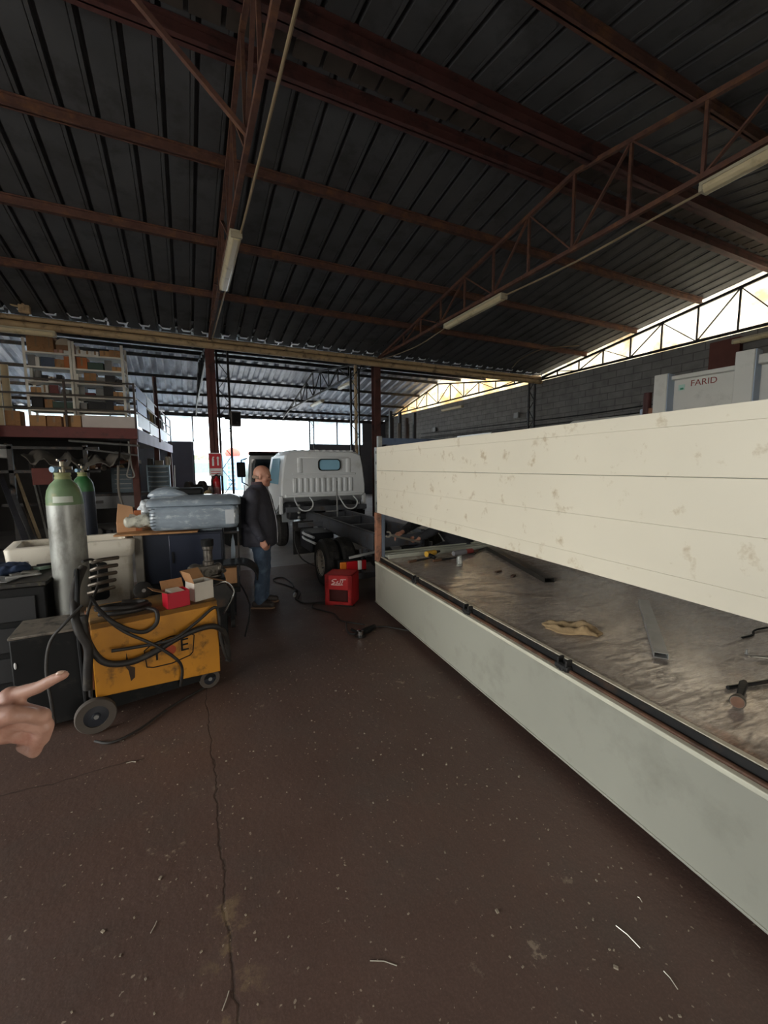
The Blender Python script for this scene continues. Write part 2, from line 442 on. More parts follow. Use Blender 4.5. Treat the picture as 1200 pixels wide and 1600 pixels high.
for i in range(56):
    o.bx(-6.4 + i * .317, 4.26, RIDGE_Z - .06, -6.4 + i * .317 + .27, 4.6, RIDGE_Z - .03)
tag(o.build('ridge_cap', M('ridge_felt', '#4a423c', .9, 0, .3, 3), smooth=0), 'row of grey ridge cap pieces between the two ridge purlins', 'ridge cap')
fl = ['thin dark purlin of the far bay roof, nearest the valley', 'thin dark purlin of the far bay roof, second from the valley', 'thin dark purlin just before the far bay ridge',
      'dark purlin just past the far bay ridge', 'dark purlin high on the far slope of the far bay', 'dark purlin halfway down the far slope of the far bay', 'lowest dark purlin of the far bay above the doorway']
for y, l in zip((12.3, 13.9, 15.6, 17.5, 19.2, 20.9, 22.5), fl): purlin(y, far_z(y), .07, .12, l, 'purlins of the far bay roof', DARKSTEEL)

def truss(x, y0, yr, y1, zc, zf, label, n=8, mat=RUST, w=.05, chord=.055):
    t = thing('roof_truss', label, 'roof truss', (x, yr, zc), 0, 'roof trusses')
    def L(y): return y - yr
    MB().bar((0, L(y0), 0), (0, L(y1), 0), w, chord).build('bottom_chord', mat, t, smooth=0)
    for a in (y0, y1):
        MB().bar((0, L(a), zf(a) - zc - .17), (0, 0, zf(yr) - zc - .2), w, chord).build('top_chord', mat, t, smooth=0)
    for sgn, ye in ((1, y1), (-1, y0)):
        nodes = [yr + (ye - yr) * k / n for k in range(n + 1)]
        for k in range(n):
            y = nodes[k]; top = zf(y) - zc - .2
            if k == 0 and sgn < 0: pass
            else: MB().bar((0, L(y), 0), (0, L(y), top), .035, .035).build('post', mat, t, smooth=0)
            # V pairs rise from every second bottom node to the tops on both sides of it
            ya = nodes[k]; yb = nodes[k + 1]
            lo, hi = (ya, yb) if k % 2 == 0 else (yb, ya)
            if hi == y0 or hi == y1: continue
            MB().bar((.0, L(lo), 0), (.0, L(hi), zf(hi) - zc - .2), .04, .02).build('diagonal', mat, t, smooth=0)
    return t
truss(5.04, -2.1, 4.4, 11.0, 4.68, roof_z, 'rusty lattice roof truss with two strip lights, above the white panel')
truss(.69, -2.1, 4.4, 11.0, 4.68, roof_z, 'rusty lattice roof truss carrying the strip light left of centre')
truss(11.22, -2.1, 4.4, 11.0, 4.62, roof_z, 'thin lattice truss in front of the bright gable strip above the block wall', mat=DARKSTEEL, w=.05, chord=.06)
for x, l in ((.69, 'dark lattice truss of the far bay above the left column'), (5.04, 'dark lattice truss of the far bay with two strip lights'), (11.2, 'dark lattice truss in front of the yellowed gable of the far bay')):
    truss(x, 11.1, 17.3, 23.4, 4.62 if x < 11 else 4.7, far_z, l, 6, DARKSTEEL, .05, .06)
# knee brace from the left truss out to the purlins
tag(MB().bar((0.69, 4.258, 4.704), (-0.182, 4.293, 5.5), .05, .04).build('roof_brace', RUST, smooth=0), 'thin rusty brace running from the left truss up to the roof', 'brace')

struct(MB().bx(-6.9, 10.5, 4.93, 11.7, 11.6, 4.96).build('trim_2', DARKSTEEL, smooth=0))
# valley beam with two cream ducts under it
vb = thing('valley_beam', 'long rust-red beam along the valley between the two roofs', 'beam', (0, 11.0, 4.62))
MB().bx(-6.5, -.07, .10, 11.3, .07, .12).bx(-6.5, -.01, -.04, 11.3, .01, .12).bx(-6.5, -.07, -.06, 11.3, .07, -.04).build('girder', OXBLOOD, vb, smooth=0)
for i in range(9): MB().bx(-6 + i * 2.1, -.16, -.16, -5.95 + i * 2.1, -.06, .1).build('hanger', OXBLOOD, vb, smooth=0)
tag(MB().tube([(-6.45, 10.86, 4.665), (11.2, 10.86, 4.665)], .05, 12).build('duct', CREAM), 'upper cream pipe running along the valley beam', 'pipe', 'cream pipes on the valley beam')
tag(MB().tube([(-6.45, 10.84, 4.53), (11.2, 10.84, 4.53)], .07, 14).build('duct', CREAM), 'lower and thicker cream pipe running along the valley beam', 'pipe', 'cream pipes on the valley beam')
jb = thing('junction_box', 'small cream junction box with a bent pipe on the valley beam at far left', 'box', (-2.666, 10.75, 4.823))
MB().bx(-.09, -.05, -.09, .09, .05, .09).build('body', CREAM, jb, bevel=.01)
MB().tube([(-.09, 0, .03), (-.2, 0, .05), (-.22, 0, .15), (-.08, 0, .24)], .018, 8, sm=4).build('spout', CREAM, jb)

def column(x, y, z1, w, label, mat=OXBLOOD, lattice=False):
    c = thing('steel_column', label, 'column', (x, y, 0), 0, 'steel columns')
    b = MB().bx(-w / 2, -w / 2, 0, w / 2, -w / 2 + .012, z1).bx(-w / 2, w / 2 - .012, 0, w / 2, w / 2, z1).bx(-.006, -w / 2, 0, .006, w / 2, z1)
    b.build('shaft', mat, c, smooth=0)
    MB().bx(-w * .8, -w * .8, 0, w * .8, w * .8, .02).build('base_plate', mat, c, smooth=0)
    return c
column(.69, 11.0, 4.56, .2, 'brown steel column carrying the fire extinguisher sign')
column(5.04, 11.0, 4.56, .2, 'dark brown steel column behind the left end of the white panel')
column(-3.66, 11.02, 4.56, .2, 'steel column at the left end of the valley beam')
def lattice_column(x, y, z1, label):
    c = thing('lattice_column', label, 'column', (x, y, 0), 0, 'steel columns')
    for i in (-1, 1): MB().bx(i * .13 - .025, -.03, 0, i * .13 + .025, .03, z1).build('upright', DARKSTEEL, c, smooth=0)
    k = int(z1 / .32)
    b = MB()
    for i in range(k):
        b.bar((-.12 if i % 2 else .12, 0, z1 * i / k), (.12 if i % 2 else -.12, 0, z1 * (i + 1) / k), .025, .015)
    b.build('lacing', DARKSTEEL, c, smooth=0)
lattice_column(.98, 11.2, 4.6, 'thin dark lattice column right beside the extinguisher column')
lattice_column(6.6, 23.2, 4.3, 'lattice column at the right side of the open doorway')
lattice_column(4.75, 11.9, 4.6, 'lattice column just left of the dark brown column behind the panel')
lattice_column(11.05, 11.1, 4.6, 'lattice column standing against the block wall at the valley')
tag(MB().tube((4.974, 12.5, 4.861) and [(5.019, 12.5, 0), (5.019, 12.5, 4.85)], .05, 12).build('downpipe', CREAM), 'cream downpipe standing behind the white cab', 'pipe')

# strip lights (switched off)
LAMPCASE = M('lamp_diffuser', '#cdbd98', .3, 0, .06, 3, 0, 40, ('#a89671', .3, 5))
LAMPBASE = M('lamp_base', '#b3a88f', .5, 0, .06, 3)
def strip_light(c, rz, label, ln=1.25, tilt=0):
    t = thing('strip_light', label, 'strip light', c, rz, 'strip lights')
    w = .075
    MB().prism([(-w, .0), (w, .0), (w, .035), (-w, .035)], 'y', -ln / 2, ln / 2).build('housing', LAMPBASE, t, bevel=.006)
    MB().prism([(-w * .95, 0), (-w * .9, -.045), (-w * .45, -.075), (w * .45, -.075), (w * .9, -.045), (w * .95, 0)], 'y', -ln / 2 + .03, ln / 2 - .03).build('diffuser', LAMPCASE, t, bevel=.008)
    for s in (-1, 1): MB().bx(-w * .98, s * (ln / 2 - .015) - .02, -.06, w * .98, s * (ln / 2 - .015) + .02, .01).build('end_cap', LAMPBASE, t, bevel=.01)
    return t

strip_light((.74, 6.62, 4.60), 0, 'strip light under the left truss, left of centre, seen end on', 1.75)
strip_light((5.10, 6.70, 4.60), 0, 'strip light under the right truss, in the middle of the photo', 1.75)
strip_light((5.10, 1.95, 4.60), 0, 'strip light under the right truss at the right edge of the photo', 1.7)
fa = strip_light((5.04, 13.4, 4.42), 0, 'strip light of the far bay, the nearer one behind the downpipe', 1.3)
fb = strip_light((5.04, 16.8, 4.28), 0, 'strip light of the far bay, the farther one beyond the downpipe', 1.5)
strip_light((11.26, 16.2, 4.33), 0, 'strip light mounted on the far end of the block wall', 1.6)
strip_light((11.24, 4.75, 4.42), 0, 'strip light on the block wall at the right edge of the photo', 1.1)
strip_light((-2.707, 10.4, 4.319), R(90), 'strip light hanging in front of the crowded shelves at far left', 1.15)

for t_, h_ in ((fa, .18), (fb, .33)):
    for s_ in (-.4, .4): MB().tube([(0, s_, .03), (0, s_, h_)], .006, 6).build('suspension_rod', GALV, t_)

# cables along the trusses
CABLE = M('pale_cable', '#8d7a5f', .6, 0, .1, 6)
BCABLE = M('black_cable', '#191817', .6, 0, .15, 10)
tag(MB().tube([(.80, -1.9, 4.64), (.80, 4.4, 4.60), (.78, 7.6, 4.63), (.74, 10.8, 4.62)], .014, 8, sm=4).build('light_cable', CABLE), 'pale cable running along the left truss to its strip light', 'cable')
tag(MB().tube([(5.12, 1.2, 4.58), (5.13, 2.9, 4.58), (5.12, 4.4, 4.54), (5.12, 5.9, 4.60)], .014, 8, sm=4).build('light_cable', CABLE), 'pale cable sagging between the two strip lights of the right truss', 'cable')
tag(MB().tube([(5.12, 7.5, 4.6), (5.0, 8.6, 4.45), (4.9, 10.0, 4.5), (4.7, 10.8, 4.6)], .010, 8, sm=4).build('light_cable', CABLE), 'pale cable dropping from the middle strip light to the cream pipes', 'cable')
tag(MB().tube([(9.854, 10.8, 4.864), (9.02, 9.5, 4.786), (9.367, 9.0, 4.971), (10.297, 8.6, 5.063)], .012, 8, sm=4).build('light_cable', CABLE), 'pale cable arching under the dark roof near the gable strip', 'cable')
for i, (z, dz) in enumerate(((3.3, .0), (3.12, .02), (3.05, -.03))):
    tag(MB().tube([(11.30, 6.4, z), (11.30, 9, z - .05 + dz), (11.30, 12, z - .02), (11.30, 19, z + .05)], .02, 6, sm=4).build('wall_cable', BCABLE), ('top', 'middle', 'lowest')[i] + ' of the three dark cables strung along the block wall', 'cable', 'cables on the block wall')
WALLBOX = M('grey_wall_box', '#8a8a88', .6)
for q, l in (((11.25, 12.026, 3.542), 'small grey wall box on the block wall, nearer one'), ((11.25, 17.646, 3.479), 'small grey wall box on the block wall, farther one')):
    tag(MB().box(q, (.09, .22, .2)).build('wall_box', WALLBOX, bevel=.01), l, 'box', 'boxes on the block wall')
for q, d, l in (((11.2, 18.722, 2.879), (.06, .5, .22), 'white plate low on the far part of the block wall'), ((11.2, 14.489, 2.901), (.06, 2.3, .25), 'long white slatted vent low on the block wall')):
    tag(MB().box(q, d).build('wall_plate', WHITEPAINT, bevel=.01), l, 'plate')
tag(MB().bx(11.2, 5.15, 0, 11.33, 5.75, 4.5).build('wall_panel', M('rust_sheet', '#5a3128', .8, 0, .2, 3), bevel=.01), 'rust-brown steel strip on the block wall above the grey tipper body', 'panel')

# ------------------------------------------------------------------ flatbed body under repair (local frame: x across, y along, z up)
BEDR = -0.065
ALU_CREAM = M('cream_planks', '#ddd4c0', .5, 0, .04, 1.4, 0, 40, ('#b8a688', .12, 9))
ALU_GREY = M('grey_coated_side', '#9a998d', .45, 0, .06, 1.2, .04, 300, ('#8b8a7e', .3, 2.2))
ALU = M('bare_aluminium', '#9fa19d', .4, .6, .1, 20, 0, 40, ('#6f6f6a', .3, 8))
PRIMER = M('salmon_primer', '#9a6a52', .7, 0, .15, 6, 0, 40, ('#5a4438', .4, 8))
RUSTROD = M('rusty_rod', '#5c4030', .6, .3, .25, 14, .1, 80, ('#3a2a20', .4, 10))

def deck_material():
    m = M('worn_deck_plate', '#d2c6bb', .34, .25, .2, 2.2, .05, 90, ('#a87860', .15, 2.0), (1, .45, 1))
    nt = m.node_tree; N = nt.nodes; L = nt.links; b = N['Principled BSDF']
    tc = N.new('ShaderNodeTexCoord'); mp = N.new('ShaderNodeMapping'); mp.inputs['Scale'].default_value = (1.5, 9, 1); mp.inputs['Rotation'].default_value = (0, 0, R(35))
    L.new(tc.outputs['Object'], mp.inputs[0])
    n = N.new('ShaderNodeTexNoise'); n.inputs['Scale'].default_value = 2.4; n.inputs['Detail'].default_value = 12; n.inputs['Roughness'].default_value = .78; n.inputs['Distortion'].default_value = 1.2
    L.new(mp.outputs[0], n.inputs['Vector'])
    r = N.new('ShaderNodeValToRGB'); r.color_ramp.elements[0].position = .4; r.color_ramp.elements[1].position = .68
    r.color_ramp.elements[0].color = (.14, .14, .14, 1); r.color_ramp.elements[1].color = (.42, .42, .42, 1)
    L.new(n.outputs[0], r.inputs[0]); L.new(r.outputs[0], b.inputs['Roughness'])
    n4 = N.new('ShaderNodeTexNoise'); n4.inputs['Scale'].default_value = 14; n4.inputs['Detail'].default_value = 8; n4.inputs['Roughness'].default_value = .7; n4.inputs['Distortion'].default_value = .6
    L.new(mp.outputs[0], n4.inputs['Vector'])
    r4 = N.new('ShaderNodeValToRGB'); r4.color_ramp.elements[0].position = .42; r4.color_ramp.elements[1].position = .60
    r4.color_ramp.elements[0].color = (.45, .43, .42, 1); r4.color_ramp.elements[1].color = (1, 1, 1, 1); L.new(n4.outputs[0], r4.inputs[0])
    ms = N.new('ShaderNodeMix'); ms.data_type = 'RGBA'; ms.blend_type = 'MULTIPLY'; ms.inputs['Factor'].default_value = .75
    L.new(b.inputs['Base Color'].links[0].from_socket, ms.inputs['A']); L.new(r4.outputs[0], ms.inputs['B'])
    L.new(ms.outputs['Result'], b.inputs['Base Color'])
    old = b.inputs['Base Color'].links[0].from_socket
    r2 = N.new('ShaderNodeValToRGB'); r2.color_ramp.elements[0].position = .46; r2.color_ramp.elements[1].position = .60
    r2.color_ramp.elements[0].color = (1, 1, 1, 1); r2.color_ramp.elements[1].color = (.42, .39, .37, 1); L.new(n.outputs[0], r2.inputs[0])
    mx = N.new('ShaderNodeMix'); mx.data_type = 'RGBA'; mx.blend_type = 'MULTIPLY'; mx.inputs['Factor'].default_value = .9
    L.new(old, mx.inputs['A']); L.new(r2.outputs[0], mx.inputs['B']); L.new(mx.outputs['Result'], b.inputs['Base Color'])
    return m
DECK = deck_material()

bed = thing('truck_bed', 'long flatbed truck body with cream side boards and a worn steel deck', 'truck bed', (0, 0, 0), BEDR)
MB().bx(1.755, -1.6, .585, 4.0, 4.62, .625).build('deck', DECK, bed, smooth=0)
MB().bx(1.735, -1.6, .555, 1.755, 4.50, .632).bx(1.735, -1.6, .555, 1.80, 4.5, .565).build('edge_channel', DARKSTEEL, bed, smooth=0)
MB().bx(1.745, -1.6, .629, 1.770, 4.50, .637).build('edge_trim', M('bright_trim', '#cfc6b2', .35, .2, .15, 20), bed, smooth=0)
MB().tube([(1.722, -1.6, .588), (1.722, 4.42, .588)], .0115, 10).build('hinge_rod', RUSTROD, bed)
for x in (2.3, 3.4): MB().bx(x - .06, -1.6, .38, x + .06, 4.9, .585).build('long_member', DARKSTEEL, bed, smooth=0)
for i in range(7): MB().bx(1.8, -1.4 + i * .95, .50, 3.95, -1.33 + i * .95, .584).build('cross_member', DARKSTEEL, bed, smooth=0)
for y in (-.9, 2.0, 3.6):
    for x in (2.3, 3.4): MB().bx(x - .1, y - .1, 0, x + .1, y + .1, .381).build('trestle_block', M('grey_wood_block', '#5c534b', .9), bed, smooth=0)
# dropped side hanging from the rod
ds = MB().bx(1.690, -1.6, .095, 1.714, 4.50, .575).build('drop_side', ALU_GREY, bed, bevel=.004)
MB().bx(1.684, -1.6, .560, 1.718, 4.50, .583).build('top_profile', M('pale_profile', '#c9c6b4', .4), ds, bevel=.004)
MB().bx(1.684, -1.6, .088, 1.718, 4.50, .10).build('bottom_profile', ALU_GREY, ds, bevel=.003)
for y in (3.49, 2.59, 1.646, .3):
    h = MB().bx(1.70, y - .035, .575, 1.745, y - .022, .648).bx(1.70, y + .022, .575, 1.745, y + .035, .648).bx(1.695, y - .012, .53, 1.715, y + .012, .60)
    h.tube([(1.715, y - .045, .60), (1.715, y + .045, .60)], .02, 10)
    h.build('hinge', DARKSTEEL, bed, bevel=.003)
# fixed upper boards: profiles one above the other with a shadow gap
ux = MB()
zs = [1.165, 1.25, 1.45, 1.65, 1.85, 1.912]
for a, b2 in zip(zs, zs[1:]):
    ga, gb = (.0011 if a == 1.65 else .0002), (.0011 if b2 == 1.65 else .0002)
    ux.prism([(1.6985, a + ga), (1.697, a + ga * 3), (1.697, b2 - ga * 0 - gb * 3), (1.6985, b2 - gb), (1.722, b2 - gb), (1.722, a + ga)], 'y', -1.6, 4.44)
ux.build('upper_side', ALU_CREAM, bed, smooth=0)
MB().bx(1.7225, -1.6, 1.17, 1.735, 4.44, 1.905).build('side_backing', ALU, bed, smooth=0)
# latch near the right edge
lt = MB().bx(1.688, .62, 1.25, 1.698, .72, 1.33).tube([(1.678, .72, 1.32), (1.67, .72, 1.25), (1.67, .68, 1.215), (1.67, .62, 1.25)], .011, 8, sm=4)
lt.build('latch', GALV, bed, bevel=.002)
# corner post at the far end
MB().bx(1.700, 4.46, 1.165, 1.77, 4.53, 1.915).bx(1.694, 4.445, 1.165, 1.716, 4.462, 1.915).build('corner_post', ALU, bed, bevel=.004)
cp = MB().bx(1.695, 4.452, .585, 1.755, 4.53, 1.160).build('post_base', PRIMER, bed, bevel=.004)
MB().bx(1.757, 4.44, .60, 1.79, 4.52, 1.160).build('post_rib', M('blue_grey_steel', '#5d6672', .5, .2), bed, smooth=0)
sl = MB()
for z in (1.26, 1.5, 1.72, 1.84): sl.bx(1.690, 4.447, z, 1.6955, 4.456, z + .03)
sl.build('post_slots', BLACK, bed, smooth=0)
MB().bx(1.752, 4.53, .62, 1.80, 4.58, 2.045).build('head_post', ALU, bed, smooth=0)
MB().bx(1.80, 4.535, 1.95, 3.95, 4.58, 2.025).build('head_rail', M('slate_blue_steel', '#4e5b70', .5, .1, .15, 4, 0, 40, ('#384252', .4, 5)), bed, smooth=0)
MB().bx(3.93, 4.53, .62, 4.0, 4.58, 2.025).build('head_post', DARKSTEEL, bed, smooth=0)

def onbed(name, label, cat, u, v, rz=0, z=.627, group=None):
    """a thing lying on the deck at across-position u and along-position v"""
    c, s_ = cos(BEDR), sin(BEDR)
    return thing(name, label, cat, (u * c - v * s_, u * s_ + v * c, z), BEDR + rz, group)
tp = onbed('aluminium_profile', 'wide ribbed aluminium board lying across the far end of the deck', 'board', 1.80, 4.35, R(3))
MB().bx(0, 0, .012, 1.72, .25, .035).bx(0, .0, .035, 1.72, .03, .048).bx(0, .105, .035, 1.72, .15, .044).bx(0, .22, .035, 1.72, .25, .048).bx(0, 0, 0, 1.72, .02, .012).bx(0, .23, 0, 1.72, .25, .012).build('board', M('pale_aluminium', '#b6b8ac', .4, .35, .06, 6), tp, bevel=.003)
MB().bx(.06, .05, .0352, .1, .08, .0375).build('slot', BLACK, tp, smooth=0)
def tube_section(name, label, p, q, w, h, t=.004, mat=None):
    """hollow rectangular steel length from p to q (deck coordinates)"""
    p = V(p); q = V(q); d = (q - p).normalized(); L_ = (q - p).length
    o = onbed(name, label, 'steel tube', p.x, p.y, math.atan2(d.y, d.x) - pi / 2)
    b = MB()
    outer = [(-w / 2, 0), (w / 2, 0), (w / 2, h), (-w / 2, h)]; inner = [(-w / 2 + t, t), (w / 2 - t, t), (w / 2 - t, h - t), (-w / 2 + t, h - t)]
    vs = []
    for y in (0, L_):
        vs += [(x, y, z) for x, z in outer] + [(x, y, z) for x, z in inner]
    fs = []
    for i in range(4):
        j = (i + 1) % 4
        fs += [(i, j, 8 + j, 8 + i), (4 + j, 4 + i, 12 + i, 12 + j), (j, i, 4 + i, 4 + j), (8 + i, 8 + j, 12 + j, 12 + i)]
    b.add(vs, fs)
    b.build('tube', mat or M('mill_steel', '#55524e', .35, .8, .2, 8, 0, 40, ('#6b5e52', .3, 6)), o, smooth=0)
    return o
tube_section('steel_tube', 'long dark rectangular steel tube lying across the deck towards the far end', (2.79, 2.88, 0), (3.20, 4.34, 0), .095, .045)
tube_section('steel_tube', 'short galvanised rectangular steel tube in the middle of the deck', (2.245, 1.47, 0), (3.02, 2.14, 0), .07, .032, .003, M('zinc_tube', '#a9a9a6', .4, .5, .12, 14))
rg = onbed('rag', 'crumpled tan rag lying on the deck near its edge', 'rag', 2.12, 1.98, R(-47))
b = MB(); nx = 22; vs = []; fs = []
for i in range(nx):
    for j in range(nx):
        x = (i / (nx - 1) - .5); y = (j / (nx - 1) - .5)
        k = max(0, 1 - max(abs(2 * x), abs(2 * y)) ** 4)
        z = .004 + k * (.020 + .010 * sin(15 * y + 4 * x) + .006 * sin(23 * x - 9 * y) + .028 * math.exp(-((x - .22) / .12) ** 2))
        w = .8 + .2 * cos(5 * x)
        vs.append((x * .37 * (.92 + .08 * cos(7 * y)), y * .23 * w + .012 * sin(8 * x), z))
for i in range(nx - 1):
    for j in range(nx - 1): fs.append((i * nx + j, (i + 1) * nx + j, (i + 1) * nx + j + 1, i * nx + j + 1))
b.add(vs, fs); ro = b.build('cloth', M('tan_cloth', '#9a8260', .95, 0, .15, 14, .2, 200, ('#6f5c42', .3, 12)), rg, smooth=180)
md = ro.modifiers.new('t', 'SOLIDIFY'); md.thickness = .006
hm = onbed('hammer', 'round-headed steel mallet lying on the deck at the right edge', 'hammer', 2.11, 1.03, R(-68), .655)
MB().lathe([(.0, -.035), (.026, -.035), (.029, -.03), (.029, -.018), (.02, -.012), (.02, .03), (.017, .035), (0, .035)], (0, 0, 0), (0, 1, -.1), 20).build('head', M('worn_mallet_steel', '#7d746a', .35, .8, .2, 20), hm)
MB().lathe([(0, -.0375), (.024, -.0375), (.024, -.034), (0, -.034)], (0, 0, 0), (0, 1, -.1), 20).build('face', M('rusty_mallet_face', '#6b4c3a', .7, .2, .2, 40), hm)
MB().prism([(-.012, .035), (.012, .035), (.017, .19), (.006, .22), (-.006, .22), (-.017, .19)], 'z', -.012, .012).build('neck', DARKSTEEL, hm, bevel=.004)
sb = onbed('steel_bar', 'dark round bar lying under the mallet at the right edge', 'bar', 2.22, 1.13, R(-100), .636)
MB().tube([(0, -.0, 0), (0, .32, .004)], .0095, 10).build('rod', DARKSTEEL, sb)
cl = onbed('tongs', 'pair of grey steel tongs pointing along the deck beside the mallet', 'tongs', 2.70, 1.28, R(-125))
for s in (-1, 1):
    MB().tube([(0 + s * .002, 0, .012), (s * .018, .18, .014), (s * .012, .34, .014), (s * .03, .6, .012)], [.003, .008, .012, .007], 8, sm=4).build('leg', M('satin_steel', '#77766f', .35, .9, .1, 10), cl)
wr = onbed('wire', 'short bent black wire lying on the deck at the right edge', 'wire', 2.97, 1.46, R(-80))
MB().tube([(0, 0, .004), (.02, .1, .006), (.0, .2, .006), (.03, .32, .01)], .006, 6, sm=4).build('strand', BLACK, wr)
bt = onbed('bolt', 'tiny bright bolt standing on the deck near the tongs', 'bolt', 2.74, 1.32)
MB().cyl((0, 0, 0), (0, 0, .028), .005).cyl((0, 0, 0), (0, 0, .007), .009, n=6).build('shank', GALV, bt)
# jar and hand tools near the far end
jr = onbed('glass_jar', 'small clear glass jar standing on the deck near the far end', 'jar', 2.37, 3.74)
GLASS = bpy.data.materials.new('clear_glass'); GLASS.use_nodes = True
_b = GLASS.node_tree.nodes['Principled BSDF']; _b.inputs['Transmission Weight'].default_value = .9; _b.inputs['Roughness'].default_value = .08; _b.inputs['Base Color'].default_value = (.85, .88, .85, 1)
MB().lathe([(.001, .003), (.03, .003), (.033, .01), (.033, .085), (.026, .1), (.026, .115), (.023, .115), (.023, .1), (.029, .083), (.029, .012), (.001, .008)], n=24).build('glass', GLASS, jr)
MB().lathe([(.001, .008), (.028, .0085), (.028, .02), (.001, .02)], n=20).build('contents', M('bright_screws', '#9b958a', .4, .6, .3, 60), jr)
yd = onbed('cordless_drill', 'yellow and black power tool lying among tools at the far end of the deck', 'power tool', 2.22, 4.22, R(-70))
MB().tube([(0, 0, .05), (0, .16, .05)], [.035, .03], 12).build('motor', M('yellow_plastic', '#c79a35', .5), yd, bevel=.004)
MB().tube([(0, .16, .05), (0, .24, .05)], [.022, .012], 12).build('chuck', BLACK, yd)
MB().limb([(0, .03, .045), (.11, .01, .03)], [.022, .024]).build('handle', BLACK, yd, remesh=.006)
ag = onbed('angle_grinder', 'grey and red angle grinder lying beside the jar', 'grinder', 2.55, 4.16, R(-78))
MB().tube([(0, 0, .04), (0, .14, .04), (0, .2, .04)], [.028, .034, .03], 14).build('body', M('grey_plastic', '#77767a', .5), ag)
MB().tube([(0, .2, .04), (0, .31, .04)], [.03, .03], 14).build('gearbox', M('dull_red', '#7e3430', .5), ag)
MB().lathe([(.001, 0), (.055, 0), (.055, .006), (.001, .008)], (.0, .30, .006), n=24).build('disc', DARKSTEEL, ag)
for i, (u, v, a, l, lab) in enumerate(((2.02, 4.10, -75, .34, 'dark round file lying left of the grinder on the deck'), (2.3, 4.03, -82, .3, 'dark steel chisel lying in front of the yellow tool'), (2.98, 4.3, -60, .3, 'bent dark bracket lying beside the far end of the long tube'))):
    t = onbed('hand_tool', lab, 'tool', u, v, R(a))
    MB().tube([(0, 0, .014), (.004, l * .5, .016), (0, l, .012)], [.013, .010, .004], 8).build('shaft', DARKSTEEL, t)
    MB().tube([(0, -.1, .016), (0, .01, .016)], [.014, .016], 10).build('handle', M('brown_wood', '#5d4230', .7), t)
for i, (u, v, a, lab) in enumerate(((2.60, 3.38, 20, 'small steel offcut on the deck, the farther of two'), (2.63, 3.19, 35, 'small steel offcut on the deck, the nearer of two'))):
    t = onbed('offcut', lab, 'offcut', u, v, R(a))
    MB().bx(-.045, -.014, 0, .045, .014, .012).build('plate', M('rust_brown_scrap', '#4a3428', .7, .3), t, bevel=.002)
t = onbed('shadow_block', 'black block standing in for a shadow on the deck under the upper board', 'block', 3.60, 3.30)
MB().bx(-.05, -.12, 0, .2, .12, .07).build('block', BLACK, t, bevel=.006)  # dark block put where the deck only carries a rail's shadow

# ------------------------------------------------------------------ light truck chassis with white cab (local: y forward, x right)
tr = thing('chassis_truck', 'white cab light truck with a bare dark chassis, seen from behind', 'truck', (2.64, 5.62, 0), R(.4))
TYRE = RUBBER
FRAME = M('chassis_frame', '#4c4f55', .45, .1, .2, 6, .05, 50, ('#4a4038', .35, 5))
CABW = M('cab_white', '#d3d7da', .3, 0, .04, 2, 0, 40, ('#bfc2c2', .2, 3))
RIM = M('wheel_rim', '#c4bfb5', .5, .1, .15, 10, 0, 40, ('#6e655c', .3, 6))
for s in (-1, 1):
    x = s * .37
    r_ = MB().bx(x - .03, -.60, .56, x + .03, 4.6, .575).bx(x - .03, -.60, .785, x + .03, 4.6, .80).bx(x + s * .024, -.60, .56, x + s * .03, 4.6, .80)
    r_.build('side_rail', FRAME, tr, smooth=0)
for y in (-.57, .6, 1.7, 2.55): MB().bx(-.36, y - .04, .60, .36, y + .04, .76).build('cross_member', FRAME, tr, smooth=0)
MB().bx(-.86, 2.50, .80, .86, 2.58, .90).build('cab_cross_beam', FRAME, tr, bevel=.006)
MB().bx(-.84, 1.62, .62, -.36, 1.70, .70).build('side_bracket', FRAME, tr, smooth=0)
def wheel(x, y, r, wdt, outer):
    w = MB().lathe([(.56 * r, -wdt / 2), (.92 * r, -wdt / 2), (r, -wdt * .34), (r, wdt * .34), (.92 * r, wdt / 2), (.56 * r, wdt / 2)], (x, y, r), (1, 0, 0), 36).build('wheel', TYRE, tr)
    MB().lathe([(.01, -.01), (.2 * r, -.012), (.24 * r, .0), (.48 * r, .03), (.55 * r, .05), (.575 * r, .075), (.575 * r, -.075), (.01, -.06)], (x + outer * (wdt / 2 - .07), y, r), (outer, 0, 0), 32).build('rim', RIM, w)
    nb = MB()
    for k in range(6):
        a = k * pi / 3; nb.cyl((x + outer * (wdt / 2 - .08), y + .3 * r * cos(a), r + .3 * r * sin(a)), (x + outer * (wdt / 2 - .035), y + .3 * r * cos(a), r + .3 * r * sin(a)), .012, n=6)
    nb.build('wheel_nuts', GALV, w)
    tb = MB()
    for k in range(36):
        a = 2 * pi * k / 36
        for o in (-.22, .08): tb.box((x + (o + .07) * wdt, y + r * cos(a), r + r * sin(a)), (.26 * wdt, .012, .035), (a, 0, 0))
    tb.build('tread', TYRE, w, smooth=0)
for s in (-1, 1):
    wheel(s * .86, 0, .335, .2, s); wheel(s * .62, 0, .335, .2, -s)
    wheel(s * .80, 3.35, .335, .2, s)
MB().tube([(-.8, 0, .335), (.8, 0, .335)], .07, 14).ell((0, 0, .335), (.2, .2, .19)).build('axle', FRAME, tr)
for s in (-1, 1):
    sp = MB()
    for i in range(4): sp.tube([(s * .42, -.6 + i * .06, .50 + i * .018), (s * .42, 0, .42 + i * .018), (s * .42, .6 - i * .06, .50 + i * .018)], .013, 6, sm=4)
    sp.build('leaf_spring', FRAME, tr)
MB().tube([(0, -.2, .5), (0, 2.5, .55)], .045, 12).build('drive_shaft', FRAME, tr)
